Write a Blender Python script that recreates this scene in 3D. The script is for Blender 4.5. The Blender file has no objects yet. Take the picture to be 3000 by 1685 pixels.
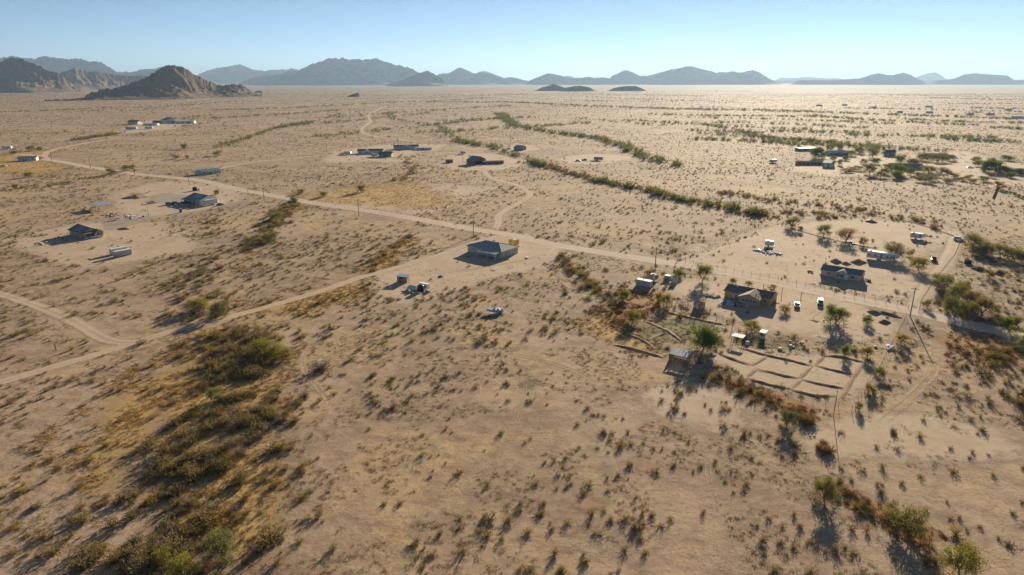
import bpy, math
import numpy as np
R = math.radians
sc = bpy.context.scene
col = sc.collection

# ------------------------------------------------------------------ camera
CAM_H, FOC, HOR = 76.0, 1920.0, 236.0          # metres above ground, focal length and horizon in photo pixels (3000 wide)
PITCH = math.atan((842.5 - HOR) / FOC)
cam_d = bpy.data.cameras.new("camera")
cam = bpy.data.objects.new("camera", cam_d)
col.objects.link(cam)
cam.location = (0, 0, CAM_H)
cam.rotation_euler = (R(90) - PITCH, 0, 0)
cam_d.sensor_fit = 'HORIZONTAL'
cam_d.angle = 2 * math.atan(1500 / FOC)
cam_d.clip_start, cam_d.clip_end = 1.0, 120000.0
sc.camera = cam

# ------------------------------------------------------------------ sky, sun, exposure
SUN_AZ, SUN_EL = 22.5, 13.5                      # degrees clockwise from +Y, degrees above the horizon
world = bpy.data.worlds.new("World")
sc.world = world
world.use_nodes = True
wn = world.node_tree.nodes
bg = wn["Background"]
sky = wn.new("ShaderNodeTexSky")
sky.sky_type = 'NISHITA'
sky.sun_disc = False
sky.sun_elevation = R(SUN_EL)
sky.sun_rotation = R(SUN_AZ)
sky.altitude = 400
sky.air_density, sky.dust_density, sky.ozone_density = 0.40, 0.002, 2.4
tint = wn.new("ShaderNodeMix"); tint.data_type = 'RGBA'; tint.blend_type = 'MULTIPLY'; tint.inputs[0].default_value = 1.0
tint.inputs[7].default_value = (.93, .84, .68, 1)            # colour grade on the sky: all of it a little dimmer and less blue
world.node_tree.links.new(sky.outputs[0], tint.inputs[6])
world.node_tree.links.new(tint.outputs[2], bg.inputs[0])
bg.inputs[1].default_value = 0.074
sun_d = bpy.data.lights.new("sun", 'SUN')
sun_d.energy = 4.8
sun_d.angle = R(0.53)
sun_d.color = (1.0, 0.858, 0.63)
sun = bpy.data.objects.new("sun", sun_d)
col.objects.link(sun)
sun.rotation_euler = (R(90 - SUN_EL), 0, R(180 - SUN_AZ))
sun.location = (60, 160, 120)
sc.view_settings.view_transform = 'Standard'
sc.view_settings.look = 'None'
sc.view_settings.gamma = 1.0
sc.view_settings.exposure = 1.2
sc.cycles.use_denoising = True
sc.cycles.max_bounces = 6
sc.cycles.diffuse_bounces = 3
sc.cycles.glossy_bounces = 2
sc.cycles.transmission_bounces = 3
sc.cycles.transparent_max_bounces = 12
sc.cycles.volume_bounces = 1
sc.cycles.caustics_reflective = sc.cycles.caustics_refractive = False

# ------------------------------------------------------------------ helpers
rng = np.random.default_rng(7)
_cp, _sp = math.cos(PITCH), math.sin(PITCH)
def ray(u, v):
    dx, dy = (u - 1500) / FOC, (842.5 - v) / FOC
    return (dx, _cp + dy * _sp, -_sp + dy * _cp)
def G(u, v, z=0.0):
    """ground point seen at a photo pixel"""
    d = ray(u, v)
    t = (z - CAM_H) / d[2]
    return (d[0] * t, d[1] * t)
def project(x, y, z=0.0):
    dz = z - CAM_H
    f = y * _cp - dz * _sp
    return 1500 + FOC * x / f, 842.5 - FOC * (y * _sp + dz * _cp) / f

class MB:
    """collects shapes and links them as one mesh object"""
    def __init__(s): s.v, s.f = [], []
    def add(s, vs, fs):
        o = len(s.v); s.v += [tuple(p) for p in vs]; s.f += [tuple(i + o for i in f) for f in fs]; return s
    def box(s, x0, x1, y0, y1, z0, z1, rot=None):
        vs = [(x, y, z) for z in (z0, z1) for y in (y0, y1) for x in (x0, x1)]
        if rot:
            cx, cy = (x0 + x1) / 2, (y0 + y1) / 2; c, n = math.cos(rot), math.sin(rot)
            vs = [(cx + (x - cx) * c - (y - cy) * n, cy + (x - cx) * n + (y - cy) * c, z) for x, y, z in vs]
        return s.add(vs, [(0, 2, 3, 1), (4, 5, 7, 6), (0, 1, 5, 4), (2, 6, 7, 3), (0, 4, 6, 2), (1, 3, 7, 5)])
    def prism(s, prof, a, b, axis='x'):
        """profile of (p, z) pairs pushed along an axis from a to b"""
        n = len(prof)
        mk = (lambda t, p, z: (t, p, z)) if axis == 'x' else (lambda t, p, z: (p, t, z))
        vs = [mk(a, *q) for q in prof] + [mk(b, *q) for q in prof]
        fs = [tuple(range(n)), tuple(range(2 * n - 1, n - 1, -1))] + [(i, i + n, (i + 1) % n + n, (i + 1) % n) for i in range(n)]
        return s.add(vs, fs)
    def slab(s, q, t):
        """four corner points given a thickness downwards"""
        q = [tuple(p) for p in q]
        lo = [(p[0], p[1], p[2] - t) for p in q]
        n = len(q)
        return s.add(q + lo, [tuple(range(n)), tuple(range(2 * n - 1, n - 1, -1))] + [(i, i + n, (i + 1) % n + n, (i + 1) % n) for i in range(n)])
    def tube(s, p0, p1, r0, r1=None, n=6):
        r1 = r0 if r1 is None else r1
        a, b = np.array(p0, float), np.array(p1, float)
        d = b - a; L = np.linalg.norm(d); d /= max(L, 1e-9)
        e = np.cross(d, (0, 0, 1.0) if abs(d[2]) < .9 else (1.0, 0, 0)); e /= np.linalg.norm(e); g = np.cross(d, e)
        vs = []
        for c, r in ((a, r0), (b, r1)):
            for k in range(n):
                t = 2 * math.pi * k / n; vs.append(tuple(c + r * (math.cos(t) * e + math.sin(t) * g)))
        return s.add(vs, [tuple(range(n - 1, -1, -1)), tuple(range(n, 2 * n))] + [(k, (k + 1) % n, (k + 1) % n + n, k + n) for k in range(n)])
    def loft(s, rings):
        n = len(rings[0]); vs = [p for r in rings for p in r]; fs = [tuple(range(n - 1, -1, -1)), tuple(range((len(rings) - 1) * n, len(rings) * n))]
        for i in range(len(rings) - 1):
            for k in range(n):
                fs.append((i * n + k, i * n + (k + 1) % n, (i + 1) * n + (k + 1) % n, (i + 1) * n + k))
        return s.add(vs, fs)
    def build(s, name, mat, parent=None, smooth=False):
        me = bpy.data.meshes.new(name)
        me.from_pydata(s.v, [], s.f)
        me.materials.append(mat)
        if smooth: me.polygons.foreach_set("use_smooth", [True] * len(me.polygons))
        o = bpy.data.objects.new(name, me); col.objects.link(o)
        if parent is not None: o.parent = parent
        return o

def tag(o, label=None, cat=None, group=None, kind=None):
    if label: o["label"] = label
    if cat: o["category"] = cat
    if group: o["group"] = group
    if kind: o["kind"] = kind
    return o
def thing(name, label, cat, xy, rz=0.0, group=None, z=0.0):
    o = bpy.data.objects.new(name, None); col.objects.link(o)
    o.empty_display_size = .5
    o.location = (xy[0], xy[1], z); o.rotation_euler = (0, 0, rz)
    return tag(o, label, cat, group)
def np_mesh(name, V, Fq, mats, attrs=None, midx=None, smooth=False):
    """mesh from numpy vertices and equal-sided faces"""
    V = np.asarray(V, np.float32); Fq = np.asarray(Fq, np.int32); k = Fq.shape[1]
    me = bpy.data.meshes.new(name)
    me.vertices.add(len(V)); me.vertices.foreach_set("co", V.ravel())
    me.loops.add(Fq.size); me.loops.foreach_set("vertex_index", Fq.ravel())
    me.polygons.add(len(Fq)); me.polygons.foreach_set("loop_start", np.arange(0, Fq.size, k, dtype=np.int32))
    me.polygons.foreach_set("loop_total", np.full(len(Fq), k, np.int32))
    for m in mats: me.materials.append(m)
    if midx is not None: me.polygons.foreach_set("material_index", np.asarray(midx, np.int32))
    if smooth: me.polygons.foreach_set("use_smooth", np.ones(len(Fq), bool))
    for an, arr in (attrs or {}).items():
        a = me.attributes.new(an, 'FLOAT', 'POINT'); a.data.foreach_set("value", np.asarray(arr, np.float32))
    me.update(calc_edges=True)
    return me
def link(name, me, parent=None):
    o = bpy.data.objects.new(name, me); col.objects.link(o)
    if parent is not None: o.parent = parent
    return o

# value noise, vectorised
def _h(ix, iy, s):
    n = (ix.astype(np.int64) * 374761393 + iy.astype(np.int64) * 668265263 + s * 1274126177) & 0xFFFFFFFF
    n = ((n ^ (n >> 13)) * 1274126177) & 0xFFFFFFFF
    return ((n ^ (n >> 16)) & 0xFFFF) / 65535.0
def vnoise(x, y, s=0):
    x, y = np.asarray(x, float), np.asarray(y, float)
    ix, iy = np.floor(x), np.floor(y); fx, fy = x - ix, y - iy
    fx, fy = fx * fx * (3 - 2 * fx), fy * fy * (3 - 2 * fy)
    a, b, c, d = _h(ix, iy, s), _h(ix + 1, iy, s), _h(ix, iy + 1, s), _h(ix + 1, iy + 1, s)
    return (a * (1 - fx) + b * fx) * (1 - fy) + (c * (1 - fx) + d * fx) * fy
def fbm(x, y, s=0, o=4, g=.5):
    t, a, n = 0, 1, 0
    for k in range(o):
        t = t + a * vnoise(x * 2 ** k, y * 2 ** k, s + k * 17); n += a; a *= g
    return t / n

# ------------------------------------------------------------------ materials
class NT:
    def __init__(s, name):
        s.m = bpy.data.materials.new(name); s.m.use_nodes = True
        s.t = s.m.node_tree; s.n = s.t.nodes; s.b = s.n["Principled BSDF"]; s.out = s.n["Material Output"]
    def L(s, a, b): s.t.links.new(a, b)
    def node(s, kind, **kw):
        n = s.n.new(kind)
        for k, v in kw.items():
            if k.startswith("i_"):
                key = k[2:]; n.inputs[int(key) if key.isdigit() else key.replace("_", " ")].default_value = v
            else: setattr(n, k, v)
        return n
    def noise(s, scale, detail=4, rough=.55, vec=None, dist=0):
        n = s.node("ShaderNodeTexNoise"); n.inputs["Scale"].default_value = scale; n.inputs["Detail"].default_value = detail
        n.inputs["Roughness"].default_value = rough; n.inputs["Distortion"].default_value = dist
        if vec is not None: s.L(vec, n.inputs["Vector"])
        return n.outputs["Fac"]
    def ramp(s, fac, a, b, lo=0.0, hi=1.0):
        n = s.node("ShaderNodeMapRange", clamp=True, interpolation_type='SMOOTHSTEP')
        s.L(fac, n.inputs["Value"])
        for k, v in zip(("From Min", "From Max", "To Min", "To Max"), (a, b, lo, hi)): n.inputs[k].default_value = v
        return n.outputs["Result"]
    def math(s, op, a, b=None):
        n = s.node("ShaderNodeMath", operation=op)
        for i, q in enumerate((a, b)):
            if q is None: continue
            if isinstance(q, (int, float)): n.inputs[i].default_value = q
            else: s.L(q, n.inputs[i])
        return n.outputs[0]
    def mix(s, fac, a, b, mode='MIX'):
        n = s.node("ShaderNodeMix", data_type='RGBA', blend_type=mode)
        for i, q in ((0, fac), (6, a), (7, b)):
            if isinstance(q, (int, float)): n.inputs[i].default_value = q
            elif isinstance(q, tuple): n.inputs[i].default_value = (*q[:3], 1)
            else: s.L(q, n.inputs[i])
        return n.outputs[2]
    def bump(s, h, strength=.5, dist=.1, normal=None):
        n = s.node("ShaderNodeBump"); n.inputs["Strength"].default_value = strength; n.inputs["Distance"].default_value = dist
        s.L(h, n.inputs["Height"])
        if normal is not None: s.L(normal, n.inputs["Normal"])
        return n.outputs[0]

_mats = {}
def paint(name, c, rough=.7, var=.18, scale=2.5, metal=0.0, spec=.3, bump=0.0):
    """plain weathered surface: base colour broken up by two noises"""
    if name in _mats: return _mats[name]
    t = NT(name); tc = t.node("ShaderNodeTexCoord").outputs["Object"]
    n1, n2 = t.noise(scale, 6, .6, tc), t.noise(scale * .23, 3, .5, tc)
    f = t.math('ADD', t.math('MULTIPLY', n1, .6), t.math('MULTIPLY', n2, .4))
    k = t.ramp(f, .3, .7)
    hi = tuple(min(1, x * (1 + var)) for x in c); lo = tuple(x * (1 - var) for x in c)
    t.L(t.mix(k, lo, hi), t.b.inputs["Base Color"])
    t.b.inputs["Roughness"].default_value = rough; t.b.inputs["Metallic"].default_value = metal
    t.b.inputs["Specular IOR Level"].default_value = spec
    if bump: t.L(t.bump(n1, bump, .03), t.b.inputs["Normal"])
    _mats[name] = t.m
    return t.m

# ------------------------------------------------------------------ ground
def ground_material():
    t = NT("desert_ground")
    P = t.node("ShaderNodeNewGeometry").outputs["Position"]
    big = t.noise(.0045, 5, .55, P)
    mid = t.noise(.028, 6, .62, P)
    sm = t.noise(.22, 7, .65, P)
    fine = t.noise(1.7, 5, .7, P)
    grit = t.noise(7.0, 3, .7, P)
    rip = t.noise(.75, 8, .78, P, .4)
    c = t.mix(t.ramp(big, .35, .65), GR1, GR2)
    c = t.mix(t.ramp(mid, .42, .62, 0, .9), c, GR3)                 # brown varnished pavement
    c = t.mix(t.ramp(t.noise(.011, 6, .66, P, .8), .47, .60, 0, .75), c, GR3)                  # brown bands
    c = t.mix(t.ramp(t.noise(.095, 6, .68, P, .5), .47, .62, 0, .7), c, tuple(x * .93 for x in GR3))
    straw = t.math('MULTIPLY', t.ramp(t.noise(.017, 6, .7, P, .6), .47, .60), t.ramp(sm, .38, .56))
    c = t.mix(t.math('MULTIPLY', straw, .85), c, GR4)                # thin dry grass
    c = t.mix(t.ramp(sm, .40, .66, 0, .5), c, (.545, .42, .295))    # pale silt
    c = t.mix(t.ramp(rip, .50, .66, 0, .55), c, (.27, .18, .11))    # crust and runnels
    c = t.mix(t.ramp(rip, .34, .44, .35, 0), c, (.585, .455, .325))
    stony = t.ramp(t.noise(.06, 5, .65, P), .45, .60, .25, 1)
    c = t.mix(t.math('MULTIPLY', stony, t.ramp(fine, .50, .66, 0, .75)), c, (.17, .12, .08))   # pebbles and litter
    c = t.mix(t.math('MULTIPLY', stony, t.ramp(grit, .56, .68, 0, .7)), c, (.12, .09, .065))
    # creosote cover too far away to build singly
    sep = t.node("ShaderNodeSeparateXYZ"); t.L(P, sep.inputs[0])
    far = t.ramp(sep.outputs["Y"], 450, 2600)
    veg = t.ramp(t.noise(.0075, 8, .74, P, .6), .44, .60)
    dots = t.ramp(t.noise(.12, 3, .6, P), .47, .60)
    vf = t.math('MULTIPLY', far, t.math('ADD', t.math('MULTIPLY', veg, .60), t.math('ADD', t.math('MULTIPLY', dots, .22), t.ramp(sep.outputs['Y'], 3000, 5600, 0, .5))))
    c = t.mix(vf, c, (.225, .158, .088))
    t.L(c, t.b.inputs["Base Color"])
    t.b.inputs["Roughness"].default_value = .95; t.b.inputs["Specular IOR Level"].default_value = .1
    b1 = t.bump(sm, .55, .4)
    b2 = t.bump(fine, .6, .07, t.bump(rip, .5, .12, b1))
    t.L(t.bump(grit, .6, .02, b2), t.b.inputs["Normal"])
    return t.m
HAZE_DENSITY, HAZE_G = 4.2e-5, 0.33
GR1, GR2, GR3, GR4 = (.505, .352, .232), (.455, .325, .225), (.315, .212, .14), (.565, .38, .18)
GROUND = ground_material()
rad = np.concatenate([[0], np.geomspace(40, 45000, 60)])
na = 96
aa = np.linspace(0, 2 * np.pi, na, endpoint=False)
V = [(0, 0, 0)] + [(r * math.cos(a), r * math.sin(a), 0) for r in rad[1:] for a in aa]
Q = []
for i in range(len(rad) - 2):
    for k in range(na):
        a0, a1 = 1 + i * na + k, 1 + i * na + (k + 1) % na
        Q.append((a0, a0 + na, a1 + na, a1))
me = bpy.data.meshes.new("ground")
me.from_pydata(V, [], Q + [(0, 1 + k, 1 + (k + 1) % na) for k in range(na)])
me.materials.append(GROUND)
tag(link("ground", me), "pale tan desert floor reaching to the mountains", kind="structure")

# ------------------------------------------------------------------ hills and mountains
def rock_material(name, a, b, veg, sc_):
    t = NT(name); P = t.node("ShaderNodeNewGeometry").outputs["Position"]
    n1, n2, n3 = t.noise(sc_, 8, .65, P), t.noise(sc_ * 4.5, 6, .7, P), t.noise(sc_ * 18, 4, .7, P)
    c = t.mix(t.ramp(n1, .38, .62), a, b)
    c = t.mix(t.ramp(n2, .45, .62, 0, .75), c, veg)
    c = t.mix(t.ramp(n3, .5, .68, 0, .6), c, tuple(x * .45 for x in a))
    t.L(c, t.b.inputs["Base Color"]); t.b.inputs["Roughness"].default_value = .95
    t.b.inputs["Specular IOR Level"].default_value = .1
    t.L(t.bump(n3, .9, .25 / sc_ * .05, t.bump(n2, .8, .25 / sc_ * .1)), t.b.inputs["Normal"])
    return t.m
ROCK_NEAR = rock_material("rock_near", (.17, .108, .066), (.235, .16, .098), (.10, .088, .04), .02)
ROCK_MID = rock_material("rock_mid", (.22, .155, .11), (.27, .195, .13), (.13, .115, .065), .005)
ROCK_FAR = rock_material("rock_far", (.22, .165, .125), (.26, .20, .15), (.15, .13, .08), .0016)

def Z1(p): return [(x / 2.576, 100 + y / 2.576) for x, y in p]
def Z2(p): return [(1000 + x / 2.576, 100 + y / 2.576) for x, y in p]
def Z3(p): return [(2000 + x / 2.576, 100 + y / 2.576) for x, y in p]

def mountain(name, label, sil, D, mat, n=150, m=34, wk=2.3, rough=.055, seed=1, fade=.5, kind="structure"):
    """a ridge: outline points carried to their own distance, slopes with spurs and gullies on both sides"""
    D0, D1 = D if isinstance(D, tuple) else (D, D)
    us = np.array([p[0] for p in sil]); vs_ = np.array([p[1] for p in sil])
    uu = np.linspace(us[0], us[-1], n); vv = np.interp(uu, us, vs_)
    ds = np.linspace(D0, D1, n)
    d = np.array([ray(u, v) for u, v in zip(uu, vv)])
    t = ds / d[:, 1]
    X, Y, Zr = d[:, 0] * t, ds, CAM_H + d[:, 2] * t
    hm = Zr.max()
    Zr = Zr + hm * rough * (1.1 * (fbm(uu * .10 + seed * 9.1, uu * 0 + seed, seed, 5, .62) - .5) + .55 * (vnoise(uu * .55, uu * 0 + seed, seed + 5) - .5))
    ends = np.minimum(np.arange(n), n - 1 - np.arange(n)) / (n * .06)
    Zr = np.maximum(Zr, 1) * np.clip(ends, 0, 1) ** .6
    kw = max(3, n // 14); kern = np.hanning(kw * 2 + 1); kern /= kern.sum()
    Zs = np.convolve(np.pad(Zr, kw, mode='edge'), kern, 'valid')
    rx, ry = X / np.hypot(X, Y), Y / np.hypot(X, Y)
    S = np.linspace(-1, 1, m); S = np.sign(S) * np.abs(S) ** 1.25
    W = wk * 1.3 * (.35 * hm + .65 * Zs)
    px, py = X[None] + S[:, None] * W[None] * rx[None], Y[None] + S[:, None] * W[None] * ry[None]
    q = hm * .9
    wob = .28 * (fbm(px / q * 1.3, py / q * 1.3, seed + 40, 4) - .5)
    a = np.clip(np.abs(S)[:, None] + wob * (np.abs(S)[:, None] * 2.2).clip(0, 1), 0, 1)
    prof = .55 * (1 - a) ** 1.05 + .45 * (1 - a) ** 2.6
    wx, wy = px + q * .5 * (fbm(px / q * 2, py / q * 2, seed + 60, 3) - .5), py + q * .5 * (fbm(px / q * 2, py / q * 2, seed + 70, 3) - .5)
    ridg = 1 - np.abs(2 * fbm(wx / q * 1.7 + 5, wy / q * 1.7, seed + 3, 5, .6) - 1)
    carve = fade * (np.abs(S)[:, None] * 3).clip(0, 1) * (1 - np.abs(S)[:, None]) * 1.6
    crest = np.exp(-(np.abs(S)[:, None] / .10) ** 2)
    Ze = Zs[None] * (1 - crest) + Zr[None] * crest
    Zz = Ze * prof * (1 - carve * (ridg - .25)) + hm * rough * 2.6 * (fbm(px / q * 6, py / q * 6, seed + 9, 5, .65) - .5) * (1 - np.abs(S)[:, None]) * (np.abs(S)[:, None] * 5).clip(0, 1)
    Zz[0], Zz[-1] = -8, -8
    Zz[:, 0] = np.minimum(Zz[:, 0], -3); Zz[:, -1] = np.minimum(Zz[:, -1], -3)
    Zz = np.where(Zz < 1.5, np.minimum(Zz, 1.5) - 3, Zz)
    V = np.stack([px, py, Zz], -1).reshape(-1, 3)
    i, k = np.meshgrid(np.arange(m - 1), np.arange(n - 1), indexing='ij')
    b = (i * n + k).ravel()
    me = np_mesh(name, V, np.stack([b, b + 1, b + n + 1, b + n], 1), [mat], smooth=False)
    return tag(link(name, me), label, kind=kind)

MR = mountain
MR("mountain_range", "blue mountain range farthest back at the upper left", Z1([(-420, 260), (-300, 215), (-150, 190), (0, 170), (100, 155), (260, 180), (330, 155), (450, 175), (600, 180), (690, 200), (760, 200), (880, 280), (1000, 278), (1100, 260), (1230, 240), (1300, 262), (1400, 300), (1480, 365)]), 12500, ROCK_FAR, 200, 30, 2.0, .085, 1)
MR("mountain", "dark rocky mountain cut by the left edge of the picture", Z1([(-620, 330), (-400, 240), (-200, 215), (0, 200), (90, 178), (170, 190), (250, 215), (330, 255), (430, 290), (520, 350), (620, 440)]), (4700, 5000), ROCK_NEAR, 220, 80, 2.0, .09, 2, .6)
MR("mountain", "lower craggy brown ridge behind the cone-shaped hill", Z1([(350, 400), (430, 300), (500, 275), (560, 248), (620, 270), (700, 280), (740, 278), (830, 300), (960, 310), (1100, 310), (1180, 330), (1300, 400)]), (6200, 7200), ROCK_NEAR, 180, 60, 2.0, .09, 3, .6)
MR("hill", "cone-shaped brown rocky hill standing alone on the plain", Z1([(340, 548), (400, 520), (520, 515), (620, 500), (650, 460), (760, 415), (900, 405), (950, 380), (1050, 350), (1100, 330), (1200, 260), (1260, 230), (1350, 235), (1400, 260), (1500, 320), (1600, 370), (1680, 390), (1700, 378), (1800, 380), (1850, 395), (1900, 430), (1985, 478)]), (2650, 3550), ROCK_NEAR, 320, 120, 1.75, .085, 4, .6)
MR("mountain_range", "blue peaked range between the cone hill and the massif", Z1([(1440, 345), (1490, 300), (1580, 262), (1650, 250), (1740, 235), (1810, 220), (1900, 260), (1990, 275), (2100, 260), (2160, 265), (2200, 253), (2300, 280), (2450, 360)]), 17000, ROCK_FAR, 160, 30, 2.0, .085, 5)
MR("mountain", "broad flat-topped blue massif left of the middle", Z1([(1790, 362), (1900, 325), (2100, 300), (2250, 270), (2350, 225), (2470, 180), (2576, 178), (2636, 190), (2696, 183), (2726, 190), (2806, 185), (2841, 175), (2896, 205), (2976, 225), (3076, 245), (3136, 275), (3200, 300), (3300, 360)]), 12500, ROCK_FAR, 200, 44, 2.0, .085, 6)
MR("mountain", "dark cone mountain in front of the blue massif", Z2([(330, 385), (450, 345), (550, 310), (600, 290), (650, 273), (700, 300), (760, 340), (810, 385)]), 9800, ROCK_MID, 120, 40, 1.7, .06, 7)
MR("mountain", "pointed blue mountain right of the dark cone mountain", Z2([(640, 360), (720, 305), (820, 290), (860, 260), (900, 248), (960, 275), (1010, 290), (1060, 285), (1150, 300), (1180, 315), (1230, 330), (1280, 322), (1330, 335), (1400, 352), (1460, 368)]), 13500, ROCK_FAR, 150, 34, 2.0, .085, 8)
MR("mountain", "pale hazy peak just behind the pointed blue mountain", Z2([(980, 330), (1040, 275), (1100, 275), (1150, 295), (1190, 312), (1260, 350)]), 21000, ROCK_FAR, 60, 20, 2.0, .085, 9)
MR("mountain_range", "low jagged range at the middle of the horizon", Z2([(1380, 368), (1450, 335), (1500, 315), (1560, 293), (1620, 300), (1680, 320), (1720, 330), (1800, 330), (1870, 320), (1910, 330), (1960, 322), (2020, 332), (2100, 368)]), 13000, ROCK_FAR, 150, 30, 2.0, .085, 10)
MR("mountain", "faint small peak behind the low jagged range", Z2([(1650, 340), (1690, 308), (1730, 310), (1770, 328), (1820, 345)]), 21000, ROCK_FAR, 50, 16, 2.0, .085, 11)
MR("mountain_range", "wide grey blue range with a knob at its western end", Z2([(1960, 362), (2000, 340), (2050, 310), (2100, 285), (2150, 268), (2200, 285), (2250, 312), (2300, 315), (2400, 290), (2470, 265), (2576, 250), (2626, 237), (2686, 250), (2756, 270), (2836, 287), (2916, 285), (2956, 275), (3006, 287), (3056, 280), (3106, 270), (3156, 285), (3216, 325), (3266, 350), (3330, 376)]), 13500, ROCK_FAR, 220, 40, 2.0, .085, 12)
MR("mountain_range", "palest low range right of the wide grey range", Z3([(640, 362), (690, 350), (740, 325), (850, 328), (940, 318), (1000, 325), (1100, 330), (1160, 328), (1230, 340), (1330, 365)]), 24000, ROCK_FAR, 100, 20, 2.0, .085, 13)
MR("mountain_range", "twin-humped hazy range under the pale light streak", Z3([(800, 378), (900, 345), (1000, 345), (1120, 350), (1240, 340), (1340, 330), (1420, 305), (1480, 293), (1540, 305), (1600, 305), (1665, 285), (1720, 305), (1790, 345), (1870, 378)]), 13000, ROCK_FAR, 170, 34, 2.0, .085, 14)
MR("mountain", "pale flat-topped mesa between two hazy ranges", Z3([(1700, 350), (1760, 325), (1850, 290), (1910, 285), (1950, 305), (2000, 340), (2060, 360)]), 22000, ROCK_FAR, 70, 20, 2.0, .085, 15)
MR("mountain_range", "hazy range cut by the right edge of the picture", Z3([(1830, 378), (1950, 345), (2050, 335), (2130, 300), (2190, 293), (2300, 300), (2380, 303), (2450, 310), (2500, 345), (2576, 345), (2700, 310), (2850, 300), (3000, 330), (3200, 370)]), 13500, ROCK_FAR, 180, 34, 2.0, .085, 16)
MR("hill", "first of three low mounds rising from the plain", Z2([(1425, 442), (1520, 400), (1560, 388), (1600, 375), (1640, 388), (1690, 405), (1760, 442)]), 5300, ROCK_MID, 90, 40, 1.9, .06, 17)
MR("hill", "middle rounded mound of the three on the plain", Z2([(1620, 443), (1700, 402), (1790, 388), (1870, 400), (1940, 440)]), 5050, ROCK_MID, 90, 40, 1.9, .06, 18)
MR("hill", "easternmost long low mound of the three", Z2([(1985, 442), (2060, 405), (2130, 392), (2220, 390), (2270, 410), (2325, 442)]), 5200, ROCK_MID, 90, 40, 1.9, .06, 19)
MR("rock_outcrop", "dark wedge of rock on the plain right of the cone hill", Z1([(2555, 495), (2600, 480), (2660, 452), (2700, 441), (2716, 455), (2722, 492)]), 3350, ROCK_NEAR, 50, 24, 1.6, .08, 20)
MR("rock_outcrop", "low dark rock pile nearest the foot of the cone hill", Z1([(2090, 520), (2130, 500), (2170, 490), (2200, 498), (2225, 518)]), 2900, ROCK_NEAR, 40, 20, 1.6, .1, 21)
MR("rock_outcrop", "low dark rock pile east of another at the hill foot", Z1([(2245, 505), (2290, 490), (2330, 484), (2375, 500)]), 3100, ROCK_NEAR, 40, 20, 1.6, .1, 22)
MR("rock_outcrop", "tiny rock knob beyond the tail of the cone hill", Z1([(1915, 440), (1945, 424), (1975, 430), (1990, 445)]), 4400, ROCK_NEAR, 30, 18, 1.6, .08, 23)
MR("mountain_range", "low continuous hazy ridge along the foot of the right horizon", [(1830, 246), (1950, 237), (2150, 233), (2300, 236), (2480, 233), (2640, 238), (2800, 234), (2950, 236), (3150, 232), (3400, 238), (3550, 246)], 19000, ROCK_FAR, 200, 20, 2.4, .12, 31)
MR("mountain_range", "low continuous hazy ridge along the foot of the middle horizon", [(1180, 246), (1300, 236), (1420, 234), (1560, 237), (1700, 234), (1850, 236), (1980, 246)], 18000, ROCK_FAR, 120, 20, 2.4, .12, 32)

# ------------------------------------------------------------------ bare yards, gravel, roads
BARE = []                                         # (polygon, share of shrubs kept) and (polyline, half width) for the scatter below
LINES = []
def soil_material(name, c1, c2, c3, edge0=.05, edge1=1.0, tracks=0.0, rut=(.58, .46, .33), fine_amt=.5):
    """soil sheet that thins out into the desert floor towards its rim"""
    t = NT(name); P = t.node("ShaderNodeNewGeometry").outputs["Position"]
    a = t.node("ShaderNodeAttribute", attribute_name="core").outputs["Fac"]
    s = t.node("ShaderNodeAttribute", attribute_name="across").outputs["Fac"]
    n0, n1, n2 = t.noise(.05, 5, .6, P), t.noise(.35, 6, .65, P), t.noise(2.2, 5, .7, P)
    c = t.mix(t.ramp(n1, .35, .65), c1, c2)
    c = t.mix(t.ramp(n2, .50, .68, 0, fine_amt), c, c3)
    c = t.mix(t.ramp(n0, .42, .62, 0, .45), c, c3)
    c = t.mix(t.ramp(t.noise(6.5, 3, .7, P), .56, .68, 0, .45), c, tuple(x * .4 for x in c3))
    if tracks:
        w = t.ramp(t.math('ABSOLUTE', t.math('SUBTRACT', t.math('ABSOLUTE', s), .42)), .10, .26, 1, 0)
        c = t.mix(t.math('MULTIPLY', w, tracks), c, rut)
    t.L(c, t.b.inputs["Base Color"])
    t.b.inputs["Roughness"].default_value = .95; t.b.inputs["Specular IOR Level"].default_value = .1
    n3 = t.noise(9.0, 2, .6, P)
    wob = t.math('ADD', t.math('ADD', t.math('MULTIPLY', n1, .9), t.math('MULTIPLY', n0, .7)), t.math('ADD', t.math('MULTIPLY', n2, .9), t.math('MULTIPLY', n3, 1.1)))
    wob = t.math('SUBTRACT', wob, 1.8)
    cov = t.math('MULTIPLY', a, t.math('ADD', t.math('MULTIPLY', w, tracks), 1 - tracks)) if tracks else a
    # broken, crumbly rim: the sheet is either there or not, grain by grain
    al = t.ramp(t.math('ADD', t.math('MULTIPLY', cov, edge1), t.math('MULTIPLY', wob, .85)), edge0 + .22, edge0 + .25)
    t.L(al, t.b.inputs["Alpha"])
    t.L(t.bump(n2, .5, .05, t.bump(n1, .4, .2)), t.b.inputs["Normal"])
    return t.m
DIRT = soil_material("graded_dirt", (.55, .405, .28), (.60, .46, .33), (.44, .32, .215), .05, .9)
ROADM = soil_material("gravel_road", (.58, .45, .335), (.635, .50, .375), (.49, .375, .27), -.08, 1.4, .25, (.68, .545, .415))
TRACK = soil_material("wheel_track", (.52, .385, .265), (.57, .43, .30), (.40, .29, .195), -.08, 1.3, .5, (.64, .49, .35))
FAINT = soil_material("faint_track", (.46, .33, .205), (.50, .36, .23), (.38, .27, .175), .23, .62, .8, (.52, .38, .25))
PAD = soil_material("grey_gravel", (.38, .315, .245), (.43, .36, .28), (.30, .245, .19), .12, .75)
STRAW = soil_material("dry_grass_soil", (.60, .39, .15), (.53, .35, .15), (.42, .285, .15), .16, .6)
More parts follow.
